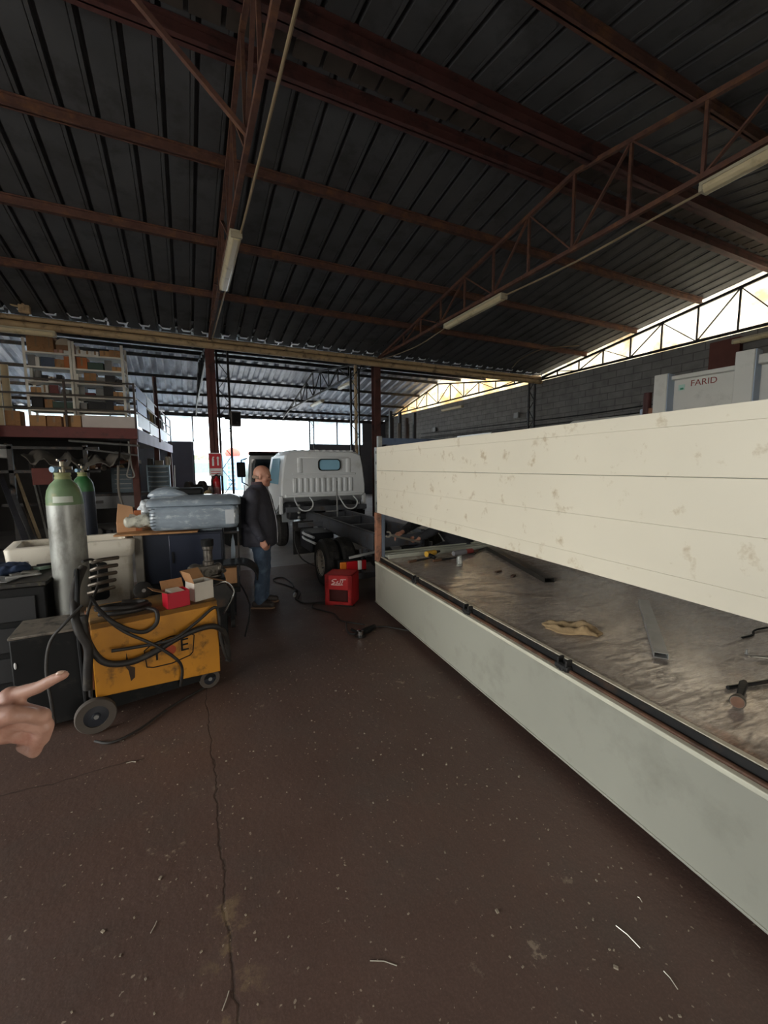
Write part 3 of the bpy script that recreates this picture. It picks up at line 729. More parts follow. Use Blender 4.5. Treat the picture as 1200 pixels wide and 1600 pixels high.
# rear lamps
LENSR = M('red_lens', '#b01f26', .15, 0, .05); LENSO = M('orange_lens', '#d9792b', .15, 0, .05); LENSW = M('white_lens', '#d9d3cc', .15)
MB().bx(-.88, -.60, .20, .88, -.56, .28).build('rear_bar', FRAME, tr, bevel=.005)
for s in (-1, 1):
    h = MB().bx(s * .69 - .2, -.56, .30, s * .69 + .2, -.50, .47).build('lamp_board', BLACK, tr, bevel=.01)
    MB().bx(s * .69 - .185, -.60, .325, s * .69 - .10, -.561, .45).build('indicator_lens', LENSO if s < 0 else LENSR, h, bevel=.01)
    MB().bx(s * .69 - .10, -.60, .325, s * .69 + .06, -.561, .45).build('brake_lens', LENSR, h, bevel=.01)
    MB().bx(s * .69 + .06, -.60, .325, s * .69 + .12, -.561, .45).build('reverse_lens', LENSW, h, bevel=.01)
    MB().bx(s * .69 + .12, -.60, .325, s * .69 + .185, -.561, .45).build('end_lens', LENSR if s < 0 else LENSO, h, bevel=.01)
    MB().bx(s * .55 - .015, -.56, .28, s * .55 + .015, -.5, .6).build('lamp_bracket', FRAME, tr, smooth=0)
MB().bar((-.36, -.70, .58), (-.75, -.58, .5), .03, .03).build('rear_strut', GALV, tr, smooth=0)
# under-frame equipment on the left
tk = MB().bx(-.85, .85, .30, -.45, 1.55, .62).build('fuel_tank', M('dark_tank', '#23262b', .35, .3), tr, bevel=.04)
for i, z in enumerate((.58, .66)): MB().tube([(-.86, .55 + i * .1, z - .07), (-.86, 1.3, z - .07), (-.45, 1.32, z - .06)], .02, 10, sm=4).build('steel_pipe', M('pale_hoop', '#cfd3d6', .35, .2), tr)  # pale coat stands in for sky reflected in chrome pipes
MB().bx(-.62, .45, .38, -.45, .75, .55).build('air_tank', FRAME, tr, bevel=.04)
MB().bx(-.93, 1.72, .12, -.55, 1.74, .72).build('mud_flap', RUBBER, tr, smooth=0)
MB().tube([(-.9, 1.7, .55), (-.92, 1.6, .32), (-.86, 1.4, .1), (-.7, 1.0, .02)], .012, 6, sm=5).build('loose_hose', BCABLE, tr)
for z in (.93, .80, .70): MB().ell((-.62, 2.46, z), .035, nu=10, nv=6).build('valve', GALV, tr)
# hoops and rod behind the cab
for s in (-1, 1):
    MB().tube([(s * .48 - .16, 2.72, 1.07), (s * .48 - .17, 2.52, .97), (s * .48 - .11, 2.46, .86), (s * .48, 2.46, .82), (s * .48 + .11, 2.46, .86), (s * .48 + .17, 2.52, .97), (s * .48 + .16, 2.72, 1.07)], .014, 8, sm=4).build('hoop', M('pale_hoop', '#cfd3d6', .35, .2), tr)  # hoops share the pale coat painted for the sky's reflection
MB().tube([(-.02, 1.9, .72), (-.02, 1.9, 1.42)], .016, 8).bx(-.25, 1.885, .84, .0, 1.915, .865).build('upright_rod', GALV, tr)
MB().bx(-.75, 2.75, .62, .75, 3.9, .95).ell((0, 2.75, .88), (.25, .15, .14)).ell((-.45, 2.75, .85), (.14, .1, .12)).ell((.5, 2.75, .85), (.14, .1, .12)).build('engine', M('engine_grime', '#25262a', .6, .3, .3, 9, .2, 30), tr, bevel=.03)
# cab
cx = .10
def cabring(y, inset, top, low):
    w = .94 - inset
    pts = []
    for (x, z) in ((-w, low), (-w - .0, 1.30), (-w + .05, 1.70), (-w + .10, 1.93), (-w + .20, top - .03), (-w + .35, top)): pts.append((cx + x, y, z))
    for (x, z) in ((w - .35, top), (w - .20, top - .03), (w - .10, 1.93), (w - .05, 1.70), (w, 1.30), (w, low)): pts.append((cx + x, y, z))
    return pts
cb = MB().rings([cabring(2.98, .03, 2.0, 1.06), cabring(3.02, .0, 2.03, 1.04), cabring(3.5, .0, 2.05, .78), cabring(4.2, .0, 2.04, .62), cabring(4.62, .04, 1.98, .45), cabring(4.75, .1, 1.6, .42)])
cab = cb.build('cab_shell', CABW, tr)
_sm = cab.modifiers.new('shell', 'SOLIDIFY'); _sm.thickness = .03; _sm.offset = -1
def cut(o, cutter):
    """cut real window openings into a hollow shell, then drop the cutting shape"""
    bo = o.modifiers.new('opening', 'BOOLEAN'); bo.operation = 'DIFFERENCE'; bo.object = cutter; bo.solver = 'EXACT'
    bpy.context.view_layer.update()
    me = bpy.data.meshes.new_from_object(o.evaluated_get(bpy.context.evaluated_depsgraph_get()))
    o.modifiers.clear(); o.data = me; me.name = o.name
    me.shade_smooth(); me.set_sharp_from_angle(angle=R(28))
    bpy.data.objects.remove(cutter)
def rrect(w, h, r, n=6):
    p = []
    for sx, sy, a0 in ((1, 1, 0), (-1, 1, 90), (-1, -1, 180), (1, -1, 270)):
        for i in range(n + 1):
            a = R(a0 + 90 * i / n); p.append((sx * (w - r) + r * cos(a), sy * (h - r) + r * sin(a)))
    return p
cut(cab, MB().prism([(cx + .10 + x, 1.735 + z) for x, z in rrect(.235, .11, .07)], 'y', 2.8, 3.2).build('cutter', CABW, tr))
cut(cab, MB().bx(cx - .70, 4.3, 1.30, cx + .70, 5.0, 1.82).build('cutter', CABW, tr))
cut(cab, MB().bx(cx - 1.2, 3.34, 1.38, cx + 1.2, 4.05, 1.82).build('cutter', CABW, tr))
for sx in (-.45, .45): MB().bx(cx + sx - .22, 3.25, .95, cx + sx + .22, 3.40, 1.52).bx(cx + sx - .11, 3.27, 1.52, cx + sx + .11, 3.36, 1.66).build('seat', BLACK, cab, bevel=.03)

# pressed rear wall
MB().bx(cx - .86, 2.94, 1.06, cx + .86, 2.985, 1.12).build('lower_lip', CABW, cab, bevel=.01)
rb = MB()
for i in range(11):
    x = cx - .66 + i * .125
    rb.prism([(x - .045, 2.981), (x - .028, 2.955), (x + .028, 2.955), (x + .045, 2.981)], 'z', 1.16, 1.46)
rb.build('pressed_ribs', CABW, cab, bevel=.008)
MB().prism([(cx - .72, 2.982), (cx - .70, 2.965), (cx + .70, 2.965), (cx + .72, 2.982)], 'z', 1.52, 1.56).prism([(cx - .60, 2.982), (cx - .58, 2.968), (cx - .50, 2.968), (cx - .48, 2.982)], 'z', 1.57, 1.88).prism([(cx + .48, 2.982), (cx + .50, 2.968), (cx + .58, 2.968), (cx + .60, 2.982)], 'z', 1.57, 1.88).prism([(cx - .55, 2.982), (cx - .53, 2.968), (cx + .53, 2.968), (cx + .55, 2.982)], 'z', 1.87, 1.91).build('pressed_frame', CABW, cab, bevel=.01)
rr = MB()
for i in range(9):
    x = cx - .62 + i * .155; rr.prism([(x - .05, 2.02), (x - .03, 2.052), (x + .03, 2.052), (x + .05, 2.02)], 'y', 3.0, 4.5)
rr.build('roof_ribs', CABW, cab, bevel=.006)
def rrect(w, h, r, n=6):
    p = []
    for sx, sy, a0 in ((1, 1, 0), (-1, 1, 90), (-1, -1, 180), (1, -1, 270)):
        for i in range(n + 1):
            a = R(a0 + 90 * i / n); p.append((sx * (w - r) + r * cos(a), sy * (h - r) + r * sin(a)))
    return p
wc = (cx + .10, 1.735)
fo = [(wc[0] + x, wc[1] + z) for x, z in rrect(.25, .125, .08)]; fi = [(wc[0] + x, wc[1] + z) for x, z in rrect(.232, .107, .07)]
n_ = len(fo); b = MB()
vs = [(x, 2.945, z) for x, z in fo] + [(x, 2.945, z) for x, z in fi] + [(x, 2.985, z) for x, z in fo] + [(x, 2.985, z) for x, z in fi]
fs = []
for i in range(n_):
    j = (i + 1) % n_; fs += [(i, j, n_ + j, n_ + i), (i, 2 * n_ + i, 2 * n_ + j, j), (n_ + i, n_ + j, 3 * n_ + j, 3 * n_ + i)]
b.add(vs, fs).build('window_seal', BLACK, cab, smooth=0)
SKYGLASS = bpy.data.materials.new('tinted_glass'); SKYGLASS.use_nodes = True
_b = SKYGLASS.node_tree.nodes['Principled BSDF']; _b.inputs['Transmission Weight'].default_value = 1; _b.inputs['Roughness'].default_value = .02; _b.inputs['Base Color'].default_value = (.62, .86, 1, 1); _b.inputs['IOR'].default_value = 1.2
MB().prism(fi, 'y', 2.962, 2.968).build('rear_window', M('painted_sky_pane', '#93c3dc', .08, 0, .04, 2), cab, smooth=0)  # opaque pane, its pale blue stands in for the bright outdoors
DGLASS = M('dark_glass', '#1d2a30', .05, 0, .1, 3)
for s in (-1, 1):
    X = cx + s * .945
    MB().add([(X, 3.25, 1.33), (X, 4.25, 1.33), (X - s * .07, 4.05, 1.88), (X - s * .07, 3.30, 1.88), (X + s * .006, 3.25, 1.33), (X + s * .006, 4.25, 1.33), (X - s * .062, 4.05, 1.88), (X - s * .062, 3.30, 1.88)], [(0, 1, 2, 3), (7, 6, 5, 4), (0, 4, 5, 1), (1, 5, 6, 2), (2, 6, 7, 3), (3, 7, 4, 0)]).build('side_window', M('painted_sky_pane', '#93c3dc') if s < 0 else SKYGLASS, cab, smooth=0)  # left pane carries the same painted outdoor blue
    MB().bx(cx + s * .93 - .06, 2.96, .72, cx + s * .93 + .012, 3.05, 1.10).build('rear_corner', CABW, cab, bevel=.015)
    MB().prism([(3.0, .55), (3.0, .75), (3.15, .82), (3.55, .82), (3.7, .75), (3.75, .5), (3.68, .5), (3.6, .68), (3.45, .74), (3.2, .74), (3.08, .66), (3.06, .55)], 'x', cx + s * .70, cx + s * .93).build('wheel_arch', BLACK if s > 0 else M('grey_arch', '#7d8286', .5), cab, smooth=0)
MB().prism([(-.7, 4.0), (.7, 4.0)] and [(cx - .78, 1.20), (cx + .78, 1.20), (cx + .70, 1.86), (cx - .70, 1.86)], 'y', 4.70, 4.74).build('windscreen', SKYGLASS, cab, smooth=0)
MB().bx(cx - .92, 4.60, .38, cx + .92, 4.82, .58).build('bumper', BLACK, cab, bevel=.03)

# ------------------------------------------------------------------ dark truck facing us beyond the standing man
t2 = thing('parked_truck', 'dark-windowed white truck cab with a big mirror parked beyond the standing man', 'truck', (2.65, 12.9, 0), R(-4))
MB().rings([[(x * .95, y, z) for x, z in ((-1, .5), (-1, 1.2), (-.94, 2.0), (-.86, 2.1), (.86, 2.1), (.94, 2.0), (1, 1.2), (1, .5))] for y in (0, 1.7)]).build('cab_shell', CABW, t2, bevel=.03)
MB().add([(-.86, -.012, 1.12), (.86, -.012, 1.12), (.82, -.012, 1.93), (-.82, -.012, 1.93), (-.86, .0, 1.12), (.86, .0, 1.12), (.82, .0, 1.93), (-.82, .0, 1.93)], [(0, 1, 2, 3), (0, 4, 5, 1), (1, 5, 6, 2), (2, 6, 7, 3), (3, 7, 4, 0)]).build('windscreen', DGLASS, t2, smooth=0)
MB().bx(-.9, -.18, 2.04, .9, .1, 2.15).build('sun_visor', BLACK, t2, bevel=.03)
MB().bx(-.9, -.02, .62, .9, .0, 1.05).build('grille', M('grey_grille', '#6b7075', .5), t2, bevel=.01)
MB().bx(-.95, -.12, .35, .95, .1, .62).build('bumper', M('grey_bumper', '#85898c', .5), t2, bevel=.03)
for s in (-1, 1):
    MB().tube([(s * .95, .1, 1.95), (s * 1.12, -.1, 1.9), (s * 1.12, -.12, 1.25), (s * .95, .05, 1.15)], .02, 8).build('mirror_arm', BLACK, t2)
    MB().box((s * 1.14, -.16, 1.62), (.24, .08, .44)).build('mirror', BLACK, t2, bevel=.03)
    MB().lathe([(.2, -.1), (.36, -.1), (.4, -.06), (.4, .06), (.36, .1), (.2, .1)], (s * .8, .7, .4), (1, 0, 0), 28).build('wheel', RUBBER, t2)
    MB().bx(s * .72 - .12, -.03, .68, s * .72 + .12, -.0, .9).build('headlamp', LENSW, t2, bevel=.01)
MB().bx(-.85, 1.75, .55, .85, 4.5, 1.0).build('load_platform', FRAME, t2, smooth=0)
for s in (-1, 1):
    MB().lathe([(.2, -.1), (.36, -.1), (.4, -.06), (.4, .06), (.36, .1), (.2, .1)], (s * .8, 3.8, .4), (1, 0, 0), 28).build('wheel', RUBBER, t2)

# ------------------------------------------------------------------ refuse truck behind the white board
ft = thing('refuse_truck', 'pale grey refuse truck with a red-lettered body, behind the cream side board', 'truck', (8.09, 4.97, -.714), R(4.5))
ft.scale = (1.42, 1.42, 1.42)
BODYG = M('pale_body_paint', '#e0ded6', .4, 0, .05, 2, 0, 40, ('#cfcdc3', .25, 3))
BLUEG = M('blue_grey_paint', '#adbacd', .45, 0, .05, 3)
MB().bx(.10, -4.6, .98, 1.78, .02, 2.80).build('hopper_body', BODYG, ft, bevel=.01)
for y0, y1, zt in ((-.14, .02, 2.86), (-1.02, -.84, 2.96)):
    MB().bx(-.06, y0, .9, .099, y1, zt).build('body_post', BODYG, ft, bevel=.008)
    MB().bx(-.055, y0 - .012, .9, .099, y0 - .001, zt - .004).build('post_side', BLUEG, ft, smooth=0)
MB().bx(.02, -.85, 2.78, .16, -.14, 2.83).build('top_rail', BODYG, ft, bevel=.006)
MB().bx(.0, -4.6, 2.80, .2, -1.02, 2.90).build('top_rail', BODYG, ft, bevel=.01)
text('FARID', .105, M('red_letters', '#8e3b30', .5), ft, (.097, -.48, 2.71), (R(90), 0, R(-90)))
lg = MB().bx(.096, -.275, 2.645, .0995, -.205, 2.715).build('logo', M('pale_mint', '#bfe0d2', .5), ft, smooth=0)
MB().bx(.094, -.262, 2.652, .0955, -.225, 2.675).build('logo_leaf', M('leaf_green', '#3f9a78', .5), lg, smooth=0)
MB().bx(.12, .06, .85, 1.74, 1.45, 2.42).build('cab', M('cab_offwhite', '#e0e0da', .35), ft, bevel=.10, seg=4)
MB().bx(.11, .08, 2.2, .5, .28, 2.47).build('cab_box', BLUEG, ft, bevel=.02)
MB().bx(.35, 1.27, 2.395, .50, 1.37, 2.435).build('roof_lamp', BLACK, ft, bevel=.01)
MB().tube([(.02, .13, .9), (.02, .13, 2.66)], .05, 14).build('exhaust_stack', M('oxblood_pipe', '#4e2420', .6), ft)
MB().bx(-.02, .02, 2.2, .1, .09, 2.45).build('pipe_bracket', PRIMER, ft, smooth=0)
MB().bx(.3, -4.5, .78, 1.7, 1.3, .98).build('chassis', FRAME, ft, smooth=0)
for y in (-3.2, .8):
    for x in (.25, 1.62):
        MB().lathe([(.15, -.1), (.31, -.1), (.34, -.07), (.34, .07), (.31, .1), (.15, .1)], (x, y, .845), (1, 0, 0), 28).build('wheel', RUBBER, ft)

# ------------------------------------------------------------------ workshop clutter on the left
YEL = M('welder_yellow', '#bd7f1b', .5, 0, .14, 3, .05, 60, ('#4a3416', .30, 7))
HOSE = M('rubber_hose', '#201d1b', .6, 0, .2, 12, .05, 60, ('#3d3730', .25, 9))
wd = thing('welding_machine', 'scratched yellow welding machine on wheels with hoses draped over it', 'welding machine', (-.60, 3.13, 0), R(12.5))
MB().prism([(0, .20), (.79, .13), (.79, .70), (0, .70)], 'y', 0, .025).build('front_panel', YEL, wd, bevel=.006)
MB().bx(.01, .025, .16, .78, .42, .655).build('inner_case', BLACK, wd, smooth=0)
MB().prism([(0, .20), (.79, .13), (.79, .70), (0, .70)], 'y', .42, .44).build('rear_panel', YEL, wd, bevel=.006)
MB().bx(0, .0, .655, .79, .44, .70).build('lid', M('grimy_lid', '#97703a', .75, 0, .2, 5, 0, 40, ('#5b4a38', .6, 4)), wd, bevel=.006)
MB().bx(-.012, .02, .25, .0, .42, .68).build('end_panel', M('red_brown_panel', '#7a4a2c', .7, 0, .2, 6), wd, bevel=.004)
MB().bx(-.03, .04, .08, .76, .40, .155).build('underframe', BLACK, wd, smooth=0)
sh = MB()
shp = [(.30, .32), (.34, .305), (.46, .30), (.58, .325), (.60, .345), (.615, .47), (.59, .485), (.46, .50), (.34, .475), (.29, .44)]
for i in range(len(shp)):
    a, b2 = shp[i], shp[(i + 1) % len(shp)]; sh.bar((a[0], -.002, a[1]), (b2[0], -.002, b2[1]), .006, .009, (0, 1, 0))
sh.build('badge_outline', BLACK, wd, smooth=0)
text('T', .13, BLACK, wd, (.365, -.002, .39), (R(90), 0, 0))
text('E', .13, BLACK, wd, (.545, -.002, .41), (R(90), 0, 0))
MB().lathe([(.001, 0), (.035, 0), (.035, .003), (.001, .003)], (.455, -.001, .40), (0, -1, 0), 20).build('badge_spot', M('badge_red', '#a4411f', .6), wd)
MB().add([(.185, -.0015, .46), (.20, -.0015, .36), (.23, -.0015, .34), (.225, -.0015, .27), (.20, -.0015, .25), (.19, -.0015, .33), (.175, -.0015, .36)], [tuple(range(7))]).build('paint_scrape', M('scraped_paint', '#3a2a1c', .8), wd, smooth=0)
for x, y, r in ((-.01, -.06, .115), (-.01, .46, .115), (.72, .06, .075), (.72, .38, .075)):
    w = MB().lathe([(.6 * r, -.022), (.95 * r, -.022), (r, -.012), (r, .012), (.95 * r, .022), (.6 * r, .022)], (x, y, r), (0, 1, 0), 32).build('wheel', M('grey_tyre', '#4b443e', .8), wd)
    MB().lathe([(.01, -.026), (.18 * r, -.026), (.22 * r, -.016), (.62 * r, -.012), (.62 * r, .012), (.22 * r, .016), (.01, .026)], (x, y, r), (0, 1, 0), 28).build('hub', M('dark_blue_hub', '#20242d', .5), w)
    MB().lathe([(.001, -.03), (.014, -.03), (.014, .03), (.001, .03)], (x, y, r), (0, 1, 0), 10).build('axle_nut', GALV, w)
MB().tube([(-.05, .02, .12), (-.06, .02, .7), (-.04, .1, .98), (-.04, .34, .98), (-.06, .42, .7), (-.05, .42, .12)], .014, 8, sm=4).build('handle', BLACK, wd)
for x, z in ((.775, .645), (.125, .50), (.12, .40)): MB().ell((x, -.012, z), .011, nu=10, nv=6).build('stud', CHROME, wd)
def wl(x, y, z):
    c, s_ = cos(R(12.5)), sin(R(12.5)); return (-.60 + x * c - y * s_, 3.13 + x * s_ + y * c, z)
def hose(label, pts, r, n=10, name='hose'):
    return tag(MB().tube([wl(*p) for p in pts], r, n, sm=6).build(name, HOSE), label, 'hose', 'hoses on the welding machine')
hose('thick black welding hose looping across the front of the yellow machine', [(-.03, -.04, .78), (-.02, -.05, .62), (.05, -.06, .46), (.18, -.06, .41), (.32, -.06, .43), (.5, -.06, .50), (.66, -.06, .53), (.76, -.05, .51), (.83, -.02, .42), (.86, .02, .26), (.85, .02, .19)], .021, 12)
hose('thin black cable hanging diagonally over the badge of the yellow machine', [(.02, .10, .86), (.08, .0, .74), (.18, -.04, .62), (.34, -.085, .50), (.47, -.085, .36), (.51, -.06, .26), (.50, -.02, .12)], .010)
hose('black cable strung from the upper right stud of the yellow machine', [(.10, -.07, .52), (.28, -.06, .50), (.46, -.09, .51), (.62, -.06, .58), (.76, -.03, .655), (.79, -.03, .58), (.79, -.04, .42), (.82, -.04, .27), (.86, -.02, .20)], .011)
hose('fat black hose running down the left end of the yellow machine', [(.0, .30, 1.02), (-.05, .2, .92), (-.07, .02, .82), (-.06, -.06, .70), (-.02, -.07, .58), (-.03, -.06, .44), (-.04, -.05, .3)], .026, 12)
hose('coil of black cable piled on the left of the yellow lid', [(.06, .12, .72), (.16, .05, .725), (.30, .06, .72), (.36, .14, .72), (.28, .24, .72), (.14, .26, .725), (.05, .18, .74), (.10, .08, .76), (.24, .04, .755), (.34, .12, .745), (.30, .2, .74), (.2, .22, .75)], .016)
hose('black cable sagging over the front edge of the yellow lid', [(.04, .04, .80), (.12, -.03, .70), (.22, -.045, .62), (.30, -.045, .59), (.37, -.04, .63), (.38, .0, .705), (.32, .08, .72)], .014)
hose('thin dark cable falling from the cylinder to the floor beside the black box', [(-.03, -.02, .84), (-.12, -.06, .76), (-.2, -.06, .66), (-.23, -.08, .5), (-.22, -.12, .3), (-.215, -.12, .17)], .009)
hose('thin black cable looping high beside the dark cabinet', [(.0, .34, 1.05), (.06, .5, 1.03), (.10, .6, .96), (.08, .4, .86), (.03, .2, .80), (-.01, .06, .72), (-.02, -.04, .5), (-.03, -.06, .25)], .009)
hose('cable lying on the floor under the yellow machine', [(-.03, -.18, .012), (.05, -.26, .012), (.2, -.22, .012), (.4, -.08, .012), (.6, .02, .012), (.8, .1, .012)], .008)
# pile of hose fittings between machine and cabinet
for i in range(5):
    z = .80 + i * .055
    tag(MB().tube([wl(.02 + i * .01, .42, z), wl(.10, .38, z + .02), wl(.18 + .01 * i, .45, z + .01)], .014, 8, sm=4).build('metal_rod', M('scuffed_steel', '#6f675e', .4, .7, .2, 10)), ('lowest', 'second', 'third', 'fourth', 'topmost')[i] + ' of the short steel rods hung beside the dark cabinet', 'rod', 'steel rods beside the cabinet')
# things on the lid
rbx = thing('red_box', 'open red cardboard box on the yellow machine', 'box', wl(.52, .05, .701), R(20))
def open_box(t, w, d, h, mat, flaps, th=.004):
    MB().bx(-w / 2, -d / 2, 0, w / 2, d / 2, th).build('bottom', mat, t, smooth=0)
    b = MB().bx(-w / 2, -d / 2, 0, w / 2, -d / 2 + th, h).bx(-w / 2, d / 2 - th, 0, w / 2, d / 2, h).bx(-w / 2, -d / 2, 0, -w / 2 + th, d / 2, h).bx(w / 2 - th, -d / 2, 0, w / 2, d / 2, h)
    b.build('sides', mat, t, smooth=0)
    for (ax, sg, ang, ln, fm) in flaps:
        if ax == 'x': a = V((sg * w / 2, 0, h)); e = V((sg * cos(R(ang)), 0, sin(R(ang)))) * ln; s_ = V((0, d / 2, 0))
        else: a = V((0, sg * d / 2, h)); e = V((0, sg * cos(R(ang)), sin(R(ang)))) * ln; s_ = V((w / 2, 0, 0))
        u = V((0, 0, .003)) if abs(e.z) < ln * .8 else V((.003, .003, 0))
        MB().hexa([a - s_, a + s_, a + s_ + e, a - s_ + e, a - s_ + u, a + s_ + u, a + s_ + e + u, a - s_ + e + u]).build('flap', fm, t, smooth=0)
REDB = M('red_carton', '#b5122b', .45, 0, .06, 4)
open_box(rbx, .15, .12, .115, REDB, [('x', -1, 25, .10, CARDBOARD), ('y', 1, 60, .07, CARDBOARD)])
MB().box((.0, .01, .10), (.1, .09, .03), (.2, .1, .3)).build('paper', M('white_paper', '#d9d2c4', .8), rbx, smooth=0)
wbx = thing('white_carton', 'open white carton with brown flaps on the yellow machine', 'box', wl(.70, .12, .701), R(28))
WHITEC = M('white_carton', '#cfc8bd', .7, 0, .08, 5)
open_box(wbx, .15, .13, .14, WHITEC, [('x', 1, -20, .12, CARDBOARD), ('y', 1, 40, .1, CARDBOARD), ('x', -1, 70, .09, CARDBOARD)])
cw = thing('spare_caster', 'small black wheel standing on the yellow machine', 'wheel', wl(.36, .40, .765), R(20))
MB().lathe([(.012, -.02), (.05, -.02), (.064, -.012), (.064, .012), (.05, .02), (.012, .02)], (0, 0, 0), (0, 1, 0), 28).build('tyre', RUBBER, cw)
MB().lathe([(.001, -.024), (.014, -.024), (.014, .024), (.001, .024)], (0, 0, 0), (0, 1, 0), 14).build('hub', GALV, cw)
tf = thing('chrome_frame', 'bent chrome-edged frame sticking out behind the white carton', 'frame', wl(.93, .30, .62), R(10))
MB().tube([(-.1, 0, .10), (.02, .02, .12), (.09, .03, .02), (.02, .0, -.10), (-.02, -.02, -.14)], .009, 8, sm=4).build('edge', CHROME, tf)
MB().prism([(-.1, .09), (.02, .11), (.08, .02), (.02, -.09), (-.1, -.09)], 'y', .01, .02).build('plate', DARKSTEEL, tf, smooth=0)

# black box in front of the cylinder
kb = thing('black_box', 'black steel box with a worn grey top in front of the gas cylinder', 'box', (-1.03, 3.20, 0), R(3))
MB().bx(0, 0, .04, .43, .34, .645).build('case', BLACK, kb, bevel=.008)
MB().bx(-.004, -.004, .645, .434, .344, .662).build('worn_top', M('worn_top', '#6f675d', .6, 0, .2, 10, 0, 40, ('#2a2826', .45, 9)), kb, bevel=.004)
MB().bx(.385, -.012, .10, .40, 0, .58).bx(.41, -.012, .38, .425, 0, .58).build('handle', M('dark_grey_bar', '#3b3b3a', .5), kb, bevel=.003)
MB().ell((.02, -.002, .48), (.007, .006, .022)).build('white_tag', WHITEPAINT, kb)
for x in (.06, .37):
    for y in (.05, .29): MB().cyl((x, y, 0), (x, y, .045), .025).build('foot', RUBBER, kb)

def gas_cylinder(loc, label, body, shoulder, h=1.46):
    t = thing('gas_cylinder', label, 'gas cylinder', loc, R(30), 'gas cylinders')
    r = .115
    MB().lathe([(.001, .012), (.07, .0), (.10, .012), (r, .05), (r, h - .15)], n=40).build('tank', body, t, smooth=50)
    MB().lathe([(r, h - .15), (r * .985, h - .10), (r * .9, h - .045), (r * .72, h - .0), (.05, h + .035), (.046, h + .045)], n=40).build('shoulder', shoulder, t, smooth=60)
    MB().lathe([(.048, h + .036), (.052, h + .04), (.052, h + .055), (.048, h + .058), (.048, h + .066), (.052, h + .07), (.052, h + .085), (.03, h + .088)], n=28).build('neck_ring', M('pale_green_ring', '#8a8f62', .6), t)
    v = MB().lathe([(.02, h + .085), (.02, h + .13), (.014, h + .135), (.014, h + .17), (.001, h + .17)], n=14).tube([(0, 0, h + .12), (.055, -.03, h + .12)], .014, 10).build('valve', M('valve_brass', '#8f8878', .35, .9, .1, 10), t)
    MB().lathe([(.001, 0), (.036, 0), (.04, .008), (.036, .018), (.001, .018)], (0, 0, h + .168), n=10).build('handwheel', CHROME, v)
    MB().lathe([(.001, 0), (.022, 0), (.022, .03), (.001, .03)], (-.05, -.03, h + .11), (-1, -.5, 0), 14).tube([(0, 0, h + .12), (-.05, -.03, h + .12)], .01, 8).build('cap', M('blue_cap', '#7fa2bd', .5), v)
    for a in range(-2, 3):
        pass
    return t
CYLG = M('galvanised_tank', '#9fa19d', .4, .35, .16, 7, .05, 30, ('#66645e', .45, 4), (1, 1, .5))
CYLB = M('blue_grey_tank', '#3f4450', .45, .3, .14, 7, 0, 30, ('#2c2e35', .3, 5), (1, 1, .35))
GREEN = M('shoulder_green', '#6a8260', .5, 0, .12, 9, 0, 40, ('#8f8d5f', .35, 6))
GREEND = M('shoulder_dark_green', '#2f6238', .45, 0, .12, 9)
g1 = gas_cylinder((-.82, 3.83, .12), 'tall grey gas cylinder with a pale green shoulder, in front of the white trough', CYLG, GREEN)
band = MB(); hh = 1.46
prof = [(.1165, hh - .13), (.113, hh - .085)]
vs = []; n_ = 12
for k in range(n_ + 1):
    a = R(-145 + 62 * k / n_) 
    for r, z in prof: vs.append((r * 1.003 * cos(a), r * 1.003 * sin(a), z))
band.add(vs, [(2 * k, 2 * k + 2, 2 * k + 3, 2 * k + 1) for k in range(n_)]).build('label', M('pale_label', '#b9c0b4', .5), g1, smooth=180)
gas_cylinder((-1.15, 6.3, .06), 'second gas cylinder, dark blue with a green shoulder, behind the first', CYLB, GREEND, 1.5)
for x, y, z, l in ((-.82, 3.83, .12, 'low black stand under the grey gas cylinder'), (-1.15, 6.3, .06, 'low black stand under the dark blue gas cylinder')):
    tag(MB().bx(x - .14, y - .14, 0, x + .14, y + .14, z + .0).build('cylinder_stand', BLACK, bevel=.006), l, 'stand')

# dark tool cart at the left edge
ct = thing('tool_cart', 'black tool cart littered with small parts, at the left edge', 'cart', (-2.0, 3.72, 0), R(-2))
MB().bx(0, 0, .1, 1.05, .6, .86).build('body', BLACK, ct, bevel=.01)
MB().bx(-.01, -.01, .86, 1.06, .61, .895).build('tray', M('greasy_tray', '#2c2b29', .5, .3, .3, 12, 0, 40, ('#55503f', .3, 14)), ct, bevel=.006)
for i in range(3): MB().bx(.06, -.012, .18 + i * .22, .99, .0, .36 + i * .22).build('drawer', M('dark_drawer', '#1f2022', .5), ct, bevel=.005)
for x in (.08, .97):
    for y in (.08, .52): MB().lathe([(.02, -.02), (.05, -.02), (.05, .02), (.02, .02)], (x, y, .05), (1, 0, 0), 18).build('caster', RUBBER, ct)
BLUECL = M('blue_cloth', '#26344f', .9, 0, .15, 15)
cb_ = thing('blue_rag', 'dark blue rag heaped on the black tool cart', 'rag', (-1.38, 4.05, .897))
MB().ell((0, 0, .035), (.26, .14, .05)).ell((.14, .03, .03), (.12, .1, .045)).ell((-.2, .0, .03), (.14, .1, .06)).build('cloth', BLUECL, cb_, remesh=.012, relax=2, disp=(.05, .06))
fl_ = thing('foil_sheet', 'crumpled shiny sheet hanging over the edge of the black tool cart', 'sheet', (-1.22, 3.76, .90))
MB().hexa([(-.2, -.02, .0), (.05, -.04, -.0), (.10, .09, .0), (-.1, .1, .03), (-.2, -.02, .006), (.05, -.04, .006), (.10, .09, .006), (-.1, .1, .036)]).build('foil', M('silver_foil', '#a7a8a8', .3, .7, .2, 20), fl_)
